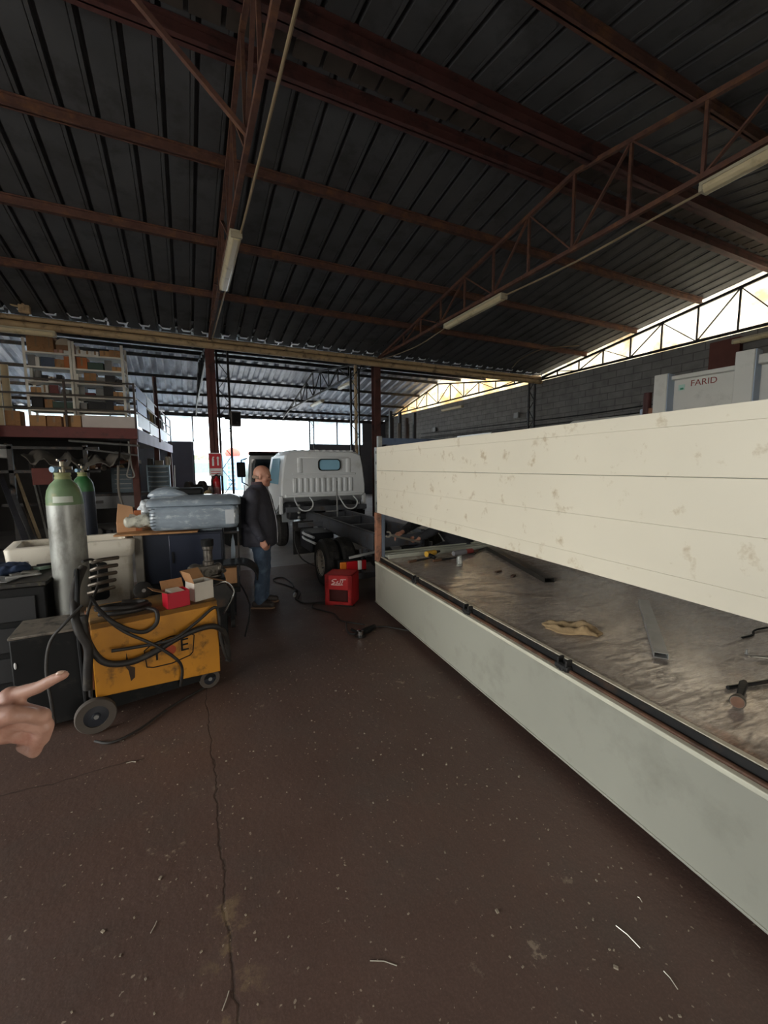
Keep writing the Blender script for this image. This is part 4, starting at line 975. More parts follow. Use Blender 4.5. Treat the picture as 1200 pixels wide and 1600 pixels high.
parts_l = ['small steel plate on the black tool cart nearest the cylinder', 'pale green packet on the black tool cart', 'grey metal bracket on the black tool cart', 'brass fitting on the black tool cart near the corner', 'white plug on the black tool cart beside the rag', 'silver spanner on the black tool cart', 'dark grip lying at the back corner of the black tool cart']
for i, l in enumerate(parts_l):
    x, y = ((-1.10, 3.95), (-1.06, 4.10), (-1.18, 3.92), (-.98, 4.14), (-1.2, 4.25), (-1.12, 3.83), (-1.04, 4.22))[i]
    c_ = ('#77746d', '#7f988a', '#66645f', '#8a6d3f', '#c9c6bf', '#8d8c88', '#232326')[i]
    b = MB()
    if i in (0, 1, 2): b.box((0, 0, .012), (.10, .06, .022), (0, .1, i))
    elif i in (3, 4): b.cyl((0, 0, 0), (0, 0, .045), .022, .014)
    else: b.bar((-.09, 0, .012), (.09, .03, .016), .024, .016).ell((.09, .03, .014), (.024, .02, .01))
    o = b.build('small_part', M('small_' + str(i), c_, .45, .3 if i in (0, 2, 5) else 0), bevel=.003)
    o.location = (x, y, .898); tag(o, l, 'part')

# white trough
WPL = M('white_plastic', '#d8d2c5', .4, 0, .05, 3, 0, 40, ('#b5ab98', .25, 4))
tg = thing('white_trough', 'big white plastic trough behind the gas cylinder', 'trough', (-1.47, 4.72, 0), R(9))
L_, D_, T_ = .97, .55, .98
def ringbox(b, x0, y0, x1, y1, z, r=.05, n=5):
    p = []
    for cx_, cy_, a0 in ((x1 - r, y1 - r, 0), (x0 + r, y1 - r, 90), (x0 + r, y0 + r, 180), (x1 - r, y0 + r, 270)):
        for i in range(n + 1): p.append((cx_ + r * cos(R(a0 + 90 * i / n)), cy_ + r * sin(R(a0 + 90 * i / n)), z))
    return p
b = MB()
b.rings([ringbox(b, 0, 0, L_, D_, T_ - .17), ringbox(b, -.01, -.01, L_ + .01, D_ + .01, T_ - .14), ringbox(b, -.02, -.02, L_ + .02, D_ + .02, T_ - .01), ringbox(b, -.01, -.01, L_ + .01, D_ + .01, T_), ringbox(b, .06, .06, L_ - .06, D_ - .06, T_), ringbox(b, .10, .10, L_ - .10, D_ - .10, T_ - .12)], cap=False)
b.add(ringbox(b, .10, .10, L_ - .10, D_ - .10, T_ - .12), [tuple(range(24))])
b.build('basin', WPL, tg, smooth=60)
MB().rings([ringbox(b, .06, .05, L_ - .02, D_ - .05, .05), ringbox(b, .04, .03, L_ - .01, D_ - .03, T_ - .15)]).build('pedestal', WPL, tg, smooth=50)
MB().rings([[(.42 + x, .028 - .012, z) for x, z in [(.17 + a, .58 + c) for a, c in rrect(.15, .19, .04)]], [(.42 + x, .06, z) for x, z in [(.17 + a, .58 + c) for a, c in rrect(.15, .19, .04)]]]).build('dark_recess', BLACK, tg, smooth=0)
MB().bx(.12, -.004, .5, .28, .05, T_ - .20).build('rib', WPL, tg, bevel=.02)

# dark cabinet, trolley, wrapped seat
tl = thing('dark_trolley', 'low black trolley under the dark cabinet', 'trolley', (-.48, 4.55, 0), R(-6))
MB().bx(-.02, .0, .40, .95, .95, .46).build('platform', BLACK, tl, bevel=.01)
for x in (.06, .86):
    for y in (.08, .86):
        MB().bx(x - .02, y - .02, .08, x + .02, y + .02, .40).build('leg', BLACK, tl, smooth=0)
        MB().lathe([(.02, -.02), (.05, -.02), (.05, .02), (.02, .02)], (x, y, .05), (1, 0, 0), 16).build('caster', RUBBER, tl)
MB().bx(.02, .1, .12, .9, .9, .16).build('lower_shelf', BLACK, tl, smooth=0)
NAVY = M('navy_cabinet', '#252a36', .4, .2, .12, 5)
dc = thing('dark_cabinet', 'dark navy steel cabinet lying under the plastic-wrapped seat', 'cabinet', (-.45, 4.93, .461), R(-6))
MB().bx(.0, .02, .0, .80, .5, .54).build('case', NAVY, dc, bevel=.01)
MB().bx(-.06, -.01, -.02, .02, .03, .55).build('corner_post', M('grey_post', '#6b665e', .6, 0, .15, 8), dc, bevel=.006)
MB().bx(.26, .008, .02, .78, .021, .52).build('door', M('navy_door', '#2a3040', .35, .2, .1, 5), dc, bevel=.006)
MB().bx(.285, -.002, .22, .30, .008, .34).build('handle', BLACK, dc, smooth=0)
wb = thing('brown_board', 'brown fibreboard sheet under the plastic-wrapped seat', 'board', (-.62, 4.93, 1.004), R(-6))
MB().bx(-.06, -.03, 0, .72, .62, .018).build('sheet', M('fibreboard', '#a2764c', .7, 0, .1, 4, 0, 40, ('#77522f', .3, 5)), wb, bevel=.003)
WRAP = M('wrapped_grey_fabric', '#8b97a3', .3, 0, .12, 10, .25, 14, ('#c4ccd2', .25, 7), (1, 1, 3), 0)
WRAP.node_tree.nodes['Principled BSDF'].inputs['Coat Weight'].default_value = .8
WRAP.node_tree.nodes['Principled BSDF'].inputs['Coat Roughness'].default_value = .12
st = thing('wrapped_seat', 'grey truck seat wrapped in clear plastic on top of the dark cabinet', 'seat', (-.48, 4.86, 1.024), R(-6))
st.scale = (1, 1, 1.28)
b = MB()
def slab(b, x0, y0, z0, x1, y1, z1, r=.05):
    b.rings([ringbox(b, x0 + .02, y0 + .02, x1 - .02, y1 - .02, z0, r), ringbox(b, x0, y0, x1, y1, z0 + .03, r), ringbox(b, x0, y0, x1, y1, z1 - .03, r), ringbox(b, x0 + .03, y0 + .03, x1 - .03, y1 - .03, z1, r)])
slab(b, .12, 0, .0, 1.0, .6, .215)
b.build('cushion', WRAP, st, smooth=60, sub=1, disp=(.02, .05))
b = MB(); b.rings([[(x, y, z) for y, z in ((0.0, .205), (.1, .19), (.55, .24), (.58, .27), (.3, .27 + h_), (.06, .25 + h_ * .6))] for x, h_ in ((.08, .0), (.12, .02), (.4, .03), (.85, .035), (1.0, .02), (1.03, -.01))])
b.build('backrest', WRAP, st, smooth=60, sub=1, disp=(.02, .05))
b = MB(); b.rings([[(x, y, z) for y, z in ((.25, .26), (.6, .28), (.6, .28 + h_), (.32, .27 + h_))] for x, h_ in ((.05, .02), (.12, .085), (.36, .10), (.50, .02))])
b.build('headrest', WRAP, st, smooth=60, sub=1)
b = MB().bx(.30, .35, .28, .62, .6, .345).build('black_shell', BLACK, st, bevel=.02)
b = MB(); slab(b, -.13, .1, .03, .16, .55, .14, .04)
b.build('plastic_fold', M('loose_plastic', '#b9b8ac', .25, 0, .2, 14, .4, 18, ('#7b7a70', .4, 9)), st, smooth=60, sub=1, disp=(.07, .05))
MB().bx(.86, -.012, .05, .95, .004, .17).build('care_label', M('label_white', '#c6ccd3', .6), st, smooth=0)
for i in range(7): MB().bar((.125, -.003, .03 + i * .026), (.185, -.004, .036 + i * .026), .004, .006, (0, 1, 0)).build('stitch', BLACK, st, smooth=0)
cd = thing('cardboard_panel', 'bright tan cardboard flap standing at the left of the wrapped seat', 'cardboard', (-.60, 5.10, 1.023), R(15))
MB().hexa([(-.07, 0, .10), (.10, 0, .08), (.10, .02, .08), (-.07, .02, .10), (-.04, .05, .30), (.09, .05, .26), (.09, .056, .26), (-.04, .056, .30)]).bx(-.07, .0, 0, .10, .02, .10).build('panel', M('light_cardboard', '#c79a74', .8, 0, .06, 5), cd, smooth=0)
MB().bx(.10, .0, .0, .16, .03, .22).build('side_flap', M('orange_cardboard', '#a8623c', .8), cd, smooth=0)
bg_ = thing('white_bag', 'crumpled white plastic bag behind the cardboard flap', 'bag', (-.40, 5.42, 1.023))
MB().ell((0, 0, .16), (.10, .06, .16)).ell((.09, 0, .12), (.08, .06, .13)).build('film', M('white_film', '#c9d0d6', .3), bg_, remesh=.015, relax=1, disp=(.09, .05))
# pump on a stand in front of the cabinet
ps = tag(MB().bx(-.02, 4.10, 0, .30, 4.34, .66).build('pump_stand', BLACK, bevel=.01), 'black stand carrying the metal pump', 'stand')
pm = thing('metal_pump', 'greasy metal pump with an upright motor in front of the dark cabinet', 'pump', (.13, 4.2, .661), R(15))
PUMP = M('greasy_aluminium', '#75706a', .4, .75, .25, 16, .15, 40, ('#3c3833', .4, 12))
MB().lathe([(.001, .12), (.05, .12), (.05, .15), (.04, .16), (.04, .26), (.048, .27), (.048, .30), (.04, .305), (.04, .34), (.001, .345)], (.03, 0, 0), n=22).build('motor', PUMP, pm)
MB().lathe([(.001, .30), (.056, .30), (.056, .36), (.001, .365)], (.03, 0, 0), n=22).build('motor_cap', BLACK, pm)
MB().box((0, 0, .07), (.2, .12, .10)).ell((-.10, -.02, .08), (.07, .06, .07)).ell((.11, -.01, .07), (.05, .05, .06)).tube([(-.15, -.04, .10), (-.17, -.06, .05), (-.17, -.06, .01)], .018, 10).box((0, 0, .012), (.24, .16, .024)).build('casting', PUMP, pm, bevel=.008)
MB().tube([(-.14, -.03, .09), (-.14, -.10, .09)], .03, 14).tube([(.14, -.02, .07), (.15, -.08, .05)], .02, 12).tube([(.0, -.06, .06), (.0, -.1, .06)], .036, 16).build('ports', PUMP, pm)
sk = thing('black_fender', 'black curved fender piece lying right of the metal pump', 'fender', (.40, 4.55, .466), R(-10))
b = MB(); rs = []
for i in range(11):
    a = R(95 - 105 * i / 10); rs.append([(.06 + .20 * cos(a) + .0, y, .05 + .17 * sin(a)) for y in (0, .3)] + [(.06 + .18 * cos(a), y, .05 + .15 * sin(a)) for y in (.3, 0)])
b.rings(rs).bx(-.25, 0, .20, .06, .3, .215).build('shell', BLACK, sk, smooth=50)
ccb = thing('small_carton', 'small brown carton tucked beside the black fender', 'box', (.28, 4.62, .461), R(-8))
MB().bx(-.0, 0, .0, .17, .1, .17).build('carton', CARDBOARD, ccb, bevel=.003)
tag(MB().tube([(.44, 4.75, .462), (.46, 4.9, .462), (.55, 4.45, .25), (.46, 4.2, .012)], .009, 8, sm=4).build('dark_rod', DARKSTEEL), 'thin dark rod leaning from the fender down to the floor', 'rod')
# stacked crate of dark stuff right of the cabinet
fr = thing('narrow_rack', 'narrow dark steel frame with a hanging plastic sheet right of the dark cabinet', 'rack', (.36, 4.9, .461), R(-6))
MB().bx(.14, 0, 0, .16, .02, .52).bx(.0, 0, .50, .16, .02, .52).bx(.14, .3, 0, .16, .32, .52).bx(.14, 0, .50, .16, .32, .52).build('frame', DARKSTEEL, fr, smooth=0)
MB().hexa([(.04, .1, .08), (.10, .08, .05), (.12, .1, .05), (.06, .12, .08), (.06, .1, .5), (.12, .09, .5), (.13, .1, .5), (.07, .12, .5)]).build('plastic_sheet', M('blue_white_film', '#b7c8da', .3), fr, sub=1, disp=(.03, .05))

# ------------------------------------------------------------------ people
SKIN = M('skin', '#b07f6a', .5, 0, .06, 14, .03, 90, ('#9a6553', .3, 12))
SKIN2 = M('skin_hand', '#b48a78', .5, 0, .06, 20, .04, 160, ('#a06f5e', .35, 16))
NAVYC = M('navy_jacket', '#2f2f39', .75, 0, .12, 10, .1, 60)
JEANS = M('blue_jeans', '#3d4d61', .9, 0, .12, 22, .1, 200, ('#5b6f82', .3, 7))
SHOE = M('dark_shoe', '#332c2a', .6, 0, .15, 10)
BLACKC = M('black_workwear', '#1d1e22', .85, 0, .15, 12, .1, 60)
EYE = M('eye', '#1a1512', .2)

def hand(b, wr, d, nrm, side, k=1.0, curl=.6):
    """palm with four bent fingers and a thumb; d points along the hand, nrm out of the palm, side towards the thumb"""
    wr, d, nrm = V(wr), V(d).normalized(), V(nrm).normalized(); sd = d.cross(nrm).normalized() * side
    kn = []
    for i, (o, l) in enumerate(((.032, .085), (.011, .09), (-.011, .085), (-.031, .076))):
        p = wr + (d * l + sd * o) * k; kn.append(p)
        b.limb([wr + sd * o * .5 * k, p], [.016 * k, .0125 * k], 8)
    b.limb([kn[0], kn[3]], [.011 * k, .010 * k], 8)
    for i, (p, l) in enumerate(zip(kn, (.045, .05, .046, .036))):
        a = curl * (.8 + .12 * i); q = [p]; ang = 0
        for f in (1, .65, .5):
            ang += a; q.append(q[-1] + (d * cos(ang) + nrm * sin(ang)) * l * f * k)
        b.limb(q, [.0105 * k, .0095 * k, .0085 * k, .007 * k], 8)
    t0 = wr + (d * .02 + sd * .022) * k
    b.limb([t0, t0 + (d * .035 + sd * .03 + nrm * .012) * k, t0 + (d * .065 + sd * .028 + nrm * .025) * k, t0 + (d * .085 + sd * .018 + nrm * .034) * k], [.016 * k, .0125 * k, .011 * k, .008 * k], 8)

def head(b, c, f, up=(0, 0, 1), k=1.0):
    """skull, jaw, nose, ears, brow; c is the skull centre, f the facing direction"""
    f = V(f).normalized(); u = V(up); u = (u - f * u.dot(f)).normalized(); s_ = u.cross(f)
    m = Matrix((f, s_, u)).transposed(); e = m.to_euler(); c = V(c)
    P = lambda x, y, z: c + m @ V((x * k, y * k, z * k))
    def E(x, y, z, r): b.ell(P(x, y, z), tuple(q * k for q in r), e, 18, 12)
    E(-.012, 0, .012, (.100, .078, .098)); E(.02, 0, -.04, (.078, .068, .08)); E(.040, 0, -.09, (.052, .052, .04)); E(.072, 0, -.108, (.024, .03, .022))
    E(.075, 0, .0, (.022, .055, .018)); E(.088, 0, -.028, (.014, .011, .026)); E(.100, 0, -.046, (.016, .014, .012))
    E(.080, 0, -.082, (.016, .026, .008)); E(.079, 0, -.092, (.014, .022, .007))
    for q in (-1, 1): E(-.005, q * .078, -.022, (.020, .010, .034)); E(.05, q * .045, -.045, (.03, .022, .03))
    b.limb([P(-.02, 0, -.07), P(-.035, 0, -.17)], [.058 * k, .062 * k])
    return m, P

def face_bits(t, body, P, m, k=1.0):
    for q in (-1, 1): MB().ell(P(.083, q * .031, -.016), (.008 * k, .012 * k, .006 * k), m.to_euler(), 10, 8).build('eye', EYE, body)
    MB().ell(P(.093, 0, -.087), (.006 * k, .021 * k, .003 * k), m.to_euler(), 12, 6).build('mouth', M('lips', '#8a5548', .5), body)

# --- standing man
mn = thing('person', 'bald man in a dark jacket and jeans standing beside the chassis, looking at it', 'person', (.80, 5.13, 0), R(-22))
b = MB()
m_, P_ = head(b, (.045, 0, 1.605), (.98, -.05, -.14), k=1.02)
b.limb([(-.0, 0, 1.45), (-.02, 0, 1.25), (-.01, 0, 1.0), (0, 0, .90)], [.07, .12, .13, .13])
arms = {}
for q in (-1, 1):
    sh_, el, wr = V((-.03, q * .20, 1.385)), V((-.045, q * .255, 1.09)), V((.07, q * .245, .86))
    arms[q] = (sh_, el, wr)
    b.limb([(-.02, 0, 1.40), sh_, el, wr], [.06, .048, .04, .028])
    hand(b, wr, (.28, 0, -.95), (.3, -q, .1), -1 if q < 0 else 1, 1.02, .75)
    b.limb([(0, q * .09, .92), (.0, q * .10, .50), (-.02, q * .10, .10), (.08, q * .115, .045)], [.075, .05, .03, .02])
body = b.build('body', SKIN, mn, remesh=.0085, relax=5)
face_bits(mn, body, P_, m_, 1.02)
# short grey stubble round the back of the head
sb_ = MB()
for i in range(9):
    a = R(100 + 160 * i / 8); sb_.ell(P_(-.012 + .094 * cos(a), .074 * sin(a), -.035), (.014, .014, .026), m_.to_euler(), 8, 6)
sb_.build('hair', M('grey_stubble', '#8d7565', .95, 0, .1, 60), mn, remesh=.008, relax=4)
jk = MB()
def ring(cx_, rx, ry, z, n=28, sq=.25):
    p = []
    for i in range(n):
        a = 2 * pi * i / n; c, s_ = cos(a), sin(a)
        p.append((cx_ + rx * math.copysign(abs(c) ** (1 - sq), c), ry * math.copysign(abs(s_) ** (1 - sq), s_), z))
    return p
jk.rings([ring(-.015, .195, .215, .765), ring(-.015, .205, .225, .80), ring(-.01, .205, .225, .95), ring(-.015, .195, .22, 1.10), ring(-.03, .18, .215, 1.25), ring(-.035, .155, .205, 1.36), ring(-.03, .115, .16, 1.435), ring(-.015, .085, .095, 1.475), ring(-.01, .075, .08, 1.50)])
for q in (-1, 1):
    sh_, el, wr = arms[q]; jk.limb([(-.03, q * .12, 1.37), sh_, el, wr + V((-.006, 0, .02))], [.085, .078, .068, .052], 14)
jacket = jk.build('jacket', NAVYC, mn, remesh=.012, relax=6, disp=(.022, .09))
MB().rings([ring(-.012, .080, .084, 1.46, sq=.1), ring(-.012, .078, .082, 1.525, sq=.1), ring(-.012, .07, .074, 1.525, sq=.1), ring(-.012, .07, .074, 1.46, sq=.1)], cap=False, closed=True).build('collar', M('jacket_collar', '#3a2c33', .8), jacket)
MB().tube([(.062, -.01, 1.50), (.115, -.012, 1.40), (.152, -.014, 1.25), (.183, -.015, 1.10), (.197, -.015, .95), (.194, -.015, .785)], .007, 8, sm=4).build('zip', M('grey_zip', '#8d9099', .4, .5), jacket)
MB().tube([(.06, -.255, .905), (.065, -.255, .885)], [.056, .055], 14).build('cuff', NAVYC, jacket)
je = MB()
je.rings([ring(-.01, .15, .17, .74, sq=.1), ring(-.01, .155, .175, .90, sq=.1)])
for q in (-1, 1): je.limb([(-.0, q * .085, .82), (.01, q * .098, .50), (-.02, q * .10, .085)], [.098, .074, .068], 16)
jeans = je.build('jeans', JEANS, mn, remesh=.012, relax=4, disp=(.022, .06))
for q in (-1, 1):
    s1 = MB().limb([(-.075, q * .105, .05), (.03, q * .11, .052), (.12, q * .125, .042)], [.045, .048, .04], 14).limb([(-.03, q * .105, .06), (-.025, q * .102, .12)], [.052, .05]).build('shoe', SHOE, mn, remesh=.009, relax=3)
    MB().prism([(-.125, q * .105 - .045), (.0, q * .11 - .05), (.14, q * .125 - .045), (.165, q * .13), (.14, q * .125 + .045), (.0, q * .11 + .05), (-.125, q * .105 + .045)], 'z', 0, .022).build('sole', M('tan_sole', '#6d5644', .8), s1, bevel=.006)

# --- mechanic crouching behind the far end of the deck
mc = thing('person', 'mechanic in black workwear crouching behind the deck, holding a spanner', 'person', (0, 0, 0), BEDR)
b = MB()
hip, sho, hd_ = V((3.08, 4.82, .60)), V((2.74, 4.82, 1.10)), V((2.56, 4.82, 1.36))
m2, P2 = head(b, hd_, (-.8, .1, -.6), k=1.0)
b.limb([hip, (2.92, 4.82, .85), sho, (2.62, 4.82, 1.22)], [.13, .13, .11, .06])
a1 = [sho + V((0, -.17, -.02)), V((2.60, 4.69, .88)), V((2.39, 4.74, .765))]
a2 = [sho + V((0, .17, -.02)), V((2.42, 4.98, .92)), V((2.18, 4.80, .855))]
for a in (a1, a2): b.limb([sho] + a, [.07, .05, .04, .028])
hand(b, a1[2], (-.6, .1, -.3), (0, .4, 1), 1, 1.0, 1.0)
hand(b, a2[2], (-.75, -.15, -.1), (.1, 0, -1), 1, 1.0, .7)
lg1 = [hip + V((0, -.1, 0)), V((2.70, 4.74, .48)), V((3.02, 4.76, .09)), V((2.88, 4.76, .05))]
lg2 = [hip + V((0, .1, 0)), V((2.70, 5.0, .50)), V((3.02, 4.98, .09)), V((2.88, 4.98, .05))]
for l in (lg1, lg2): b.limb(l, [.08, .055, .038, .035])
bd2 = b.build('body', SKIN, mc, remesh=.0095, relax=4)
face_bits(mc, bd2, P2, m2)
MB().ell(P2(-.02, 0, .02), (.104, .083, .1), m2.to_euler()).build('hair', M('dark_hair', '#231c18', .9), mc)
b = MB().limb([hip + V((0, 0, .05)), (2.92, 4.82, .85), sho], [.17, .175, .155], 16).limb([sho, (2.66, 4.82, 1.19)], [.12, .07])
for a in (a1, a2): b.limb([sho] + a[:2] + [a[2] + (a[1] - a[2]) * .15], [.1, .085, .068, .048], 14)
b.build('jacket', BLACKC, mc, remesh=.014, relax=4, disp=(.03, .08))
b = MB().limb([hip, hip + V((-.05, 0, .08))], [.17, .16], 16)
for l in (lg1, lg2): b.limb(l[:2] + [l[2] + V((0, 0, .06))], [.12, .085, .062], 14)
b.build('trousers', BLACKC, mc, remesh=.014, relax=4, disp=(.025, .08))
for l in (lg1, lg2): MB().limb([l[2] + V((.05, 0, -.03)), l[3] + V((-.06, 0, 0))], [.055, .045], 12).limb([l[2], l[2] + V((0, 0, .06))], [.055, .055]).build('boot', SHOE, mc, remesh=.01, relax=3)
sp_ = thing('spanner', 'long steel spanner held by the mechanic over the deck end', 'spanner', (0, 0, 0), BEDR)
STEEL = M('bright_steel', '#9b978e', .3, .9, .1, 10)
A_, B_ = V((2.35, 4.71, .735)), V((1.985, 4.73, .84)); d_ = (B_ - A_).normalized()
MB().bar(A_ - d_ * .04, B_, .026, .010, (0, 1, 0)).build('shaft', STEEL, sp_, bevel=.003)
n_v = V((0, 0, 1)).cross(d_); up_ = d_.cross(V((0, 1, 0)))
b = MB(); rs = []
for i in range(13):
    a = R(40 + 280 * i / 12); c_ = B_ + d_ * .035
    w_ = V((0, .006, 0)); e1 = (-d_ * cos(a) * -1) * 1; dirv = d_ * cos(a) + up_ * sin(a)
    rs.append([c_ + dirv * .042 - w_, c_ + dirv * .042 + w_, c_ + dirv * .022 + w_, c_ + dirv * .022 - w_])
b.rings(rs).build('jaw', STEEL, sp_, smooth=0)
st2 = thing('steel_strut', 'pale steel strut hanging behind the mechanic\'s hands', 'strut', (0, 0, 0), BEDR)
MB().bar((2.44, 5.08, .80), (2.50, 5.10, 1.2), .03, .02).build('strut', GALV, st2, smooth=0)

# --- person pointing from the left edge
pt_ = thing('person', 'pointing hand and forearm of a person reaching in from the left edge', 'person', (0, 0, 0))
H = dict(k1=V((-0.285, 0.871, 1.317)), p1=V((-0.242, 0.851, 1.332)), d1=V((-0.219, 0.842, 1.345)), t1=V((-0.201, 0.834, 1.353)))
b = MB()
b.limb([H['k1'], H['p1'], H['d1'], H['t1']], [.0135, .0105, .0092, .0075], 14)
wr_ = V((-0.366, 0.9, 1.24))
fing = [((-0.277, 0.853, 1.301), (-0.237, 0.838, 1.287), (-0.241, 0.848, 1.26), (-0.268, 0.877, 1.255)),
        ((-0.282, 0.853, 1.284), (-0.234, 0.84, 1.267), (-0.244, 0.852, 1.239), (-0.273, 0.877, 1.24)),
        ((-0.293, 0.861, 1.258), (-0.248, 0.849, 1.24), (-0.258, 0.858, 1.216), (-0.28, 0.878, 1.22))]
for (a, p, d, t), r in zip(fing, (.0135, .0128, .0115)):
    b.limb([a, p, d, t], [r * 1.1, r, r * .92, r * .8], 14)
    b.limb([wr_, a], [.024, r * 1.25], 14)
b.limb([wr_, H['k1']], [.026, .0165], 14)
b.limb([V(fing[0][0]), V(fing[2][0])], [.018, .017], 14).limb([H['k1'], V(fing[0][0])], [.0155, .017], 14)
b.limb([wr_, (-0.305, 0.846, 1.297), (-0.27, 0.826, 1.306), (-0.25, 0.827, 1.298), (-0.239, 0.833, 1.284)], [.024, .02, .0145, .012, .009], 14)
el_ = V((-.62, .34, 1.08)); shp_ = V((-.78, .12, 1.36))
b.limb([wr_, el_, shp_], [.029, .042, .05], 16)
bh = b.build('body', SKIN2, pt_, remesh=.0034, relax=3)
nl = V((-0.206, 0.831, 1.359))
MB().ell(nl, (.0075, .0045, .0035), (0, R(-20), R(-25)), 12, 8).build('fingernail', M('nail', '#c9a794', .25), bh)
b = MB().limb([wr_ + (el_ - wr_) * .22, el_, shp_], [.043, .058, .075], 16)
b.build('sleeve', M('dark_sleeve', '#1e2126', .85, 0, .15, 20, .1, 100), pt_, remesh=.008, relax=3, disp=(.012, .05))
b = MB().limb([shp_, (-.98, -.02, 1.40), (-1.18, -.16, 1.36)], [.08, .10, .08]).limb([(-.98, -.02, 1.38), (-.98, -.02, 1.1), (-.98, -.02, .9)], [.15, .16, .15], 16)
b.build('jacket', M('dark_sleeve', '#1e2126'), pt_, remesh=.02, relax=3)
b = MB()
for q in (-.1, .1): b.limb([(-.98 + q, -.02 - q * .7, .9), (-.98 + q, -.02 - q * .7, .5), (-.98 + q, -.02 - q * .7, .06)], [.1, .075, .06])
b.build('trousers', BLACKC, pt_, remesh=.02, relax=3)
b = MB(); m3, P3 = head(b, (-.96, .0, 1.62), (.6, .8, -.1)); h3 = b.build('head', SKIN, pt_, remesh=.01, relax=4)
for q in (-.1, .1): MB().limb([(-.98 + q, -.06 - q * .7, .045), (-.93 + q, .1 - q * .7, .045)], [.05, .045]).build('shoe', SHOE, pt_, remesh=.012, relax=2)

# ------------------------------------------------------------------ mezzanine with shelves, under-mezzanine benches, far clutter
mz = thing('mezzanine', 'red-edged steel mezzanine platform at the left carrying shelves', 'mezzanine', (-.95, 11.3, 0), -0.065)
MB().bx(-5.4, 0, 2.46, 0, 8.2, 2.58).build('platform', M('mezz_deck', '#4a403a', .8), mz, smooth=0)
MB().bx(-5.4, -.06, 2.36, .02, 0, 2.60).build('front_beam', M('red_fascia', '#6e2f2c', .6, 0, .12, 5, 0, 40, ('#48221f', .3, 5)), mz, bevel=.006)
MB().bx(-.0, 0, 2.30, .03, 8.2, 2.60).build('side_fascia', M('mauve_banner', '#a9a3ba', .7, 0, .12, 1.5), mz, smooth=0)
for y in (.05, 4.1, 8.1): MB().bx(-.16, y, 0, -.02, y + .14, 2.36).build('post', M('red_brown_post', '#5a332c', .7, 0, .2, 4), mz, bevel=.006)
rl = MB()
for z in (2.98, 3.29, 3.60): rl.tube([(-5.4, -.02, z), (.0, -.02, z)], .022, 8).tube([(.0, -.02, z), (.0, 8.1, z)], .022, 8)
rl.build('guard_rail', M('grey_rail', '#5c5751', .5, .4), mz)
for x in (-3.9, -1.32, .0): MB().bx(x - .02, -.04, 2.6, x + .02, 0, 3.62).build('rail_post', M('dark_rail_post', '#43352f', .6), mz, smooth=0)
for y in (1.6, 3.2, 4.8, 6.4, 8.0): MB().bx(-.02, y - .02, 2.6, .02, y + .02, 3.62).build('rail_post', M('dark_rail_post', '#43352f'), mz, smooth=0)
BAN = [('#8fa3cf', .1, 1.55, 3.31, 3.58), ('#6f95d8', .1, 1.5, 3.0, 3.27), ('#c9cfdf', .1, 1.9, 2.66, 2.96), ('#b9c6e0', 1.7, 3.1, 3.30, 3.56), ('#d6dbe6', 2.0, 3.9, 2.62, 2.92), ('#aebedd', 4.2, 6.3, 2.62, 2.95)]
for i, (c, y0, y1, z0, z1) in enumerate(BAN):
    lab = ['pale blue-grey sheet tied to the side rail of the mezzanine, topmost near the corner', 'bright blue sheet tied to the side rail of the mezzanine near the corner', 'white sheet along the foot of the mezzanine side rail near the corner', 'pale sheet on the top of the side rail behind the corner sheets', 'white banner along the foot of the side rail, second from the corner', 'pale blue banner along the foot of the side rail, third from the corner'][i]
    o = MB().bx(.028, y0, z0, .036, y1, z1).build('sheet_panel', M('banner_' + str(i), c, .5, 0, .08, 2), smooth=0)
    o.location = (-.95, 11.3, 0); o.rotation_euler = (0, 0, -0.065); tag(o, lab, 'sheet', 'sheets on the side rail')
def mzp(x, y, z):
    a = -0.065; return (-.95 + x * cos(a) - y * sin(a), 11.3 + x * sin(a) + y * cos(a), z)
# junk leaning on the far end of the side rail
for i, (x, y, z, h, c, l) in enumerate(((-.15, 2.6, 2.6, .9, '#3b3a44', 'dark bundle leaning on the side rail of the mezzanine'), (-.12, 4.3, 2.6, .8, '#8d7355', 'tan cushion wedged at the far part of the side rail'), (-.14, 6.0, 2.6, 1.0, '#6d6a70', 'grey bundle at the far end of the mezzanine rail'))):
    t = thing('bundle', l, 'bundle', mzp(x, y, z))
    MB().ell((0, 0, h * .5), (.10, .4, h * .5)).ell((0, .3, h * .3), (.09, .3, h * .3)).build('cloth', M('bundle_' + str(i), c, .8, 0, .2, 6), t, remesh=.03, relax=1, disp=(.10, .15))
tag(MB().tube([mzp(.02, 3.9, 2.5), mzp(-.02, 4.0, 4.55)], .06, 10).build('brown_post', OXBLOOD), 'rusty brown post rising from the mezzanine side to the roof', 'post')
yl = thing('hanging_roll', 'yellowed roll tied to the brown post on the mezzanine', 'roll', mzp(-.17, 3.85, 2.75))
MB().tube([(0, 0, .0), (0, 0, .9)], .09, 12).build('roll', M('yellow_roll', '#a8956a', .7), yl)

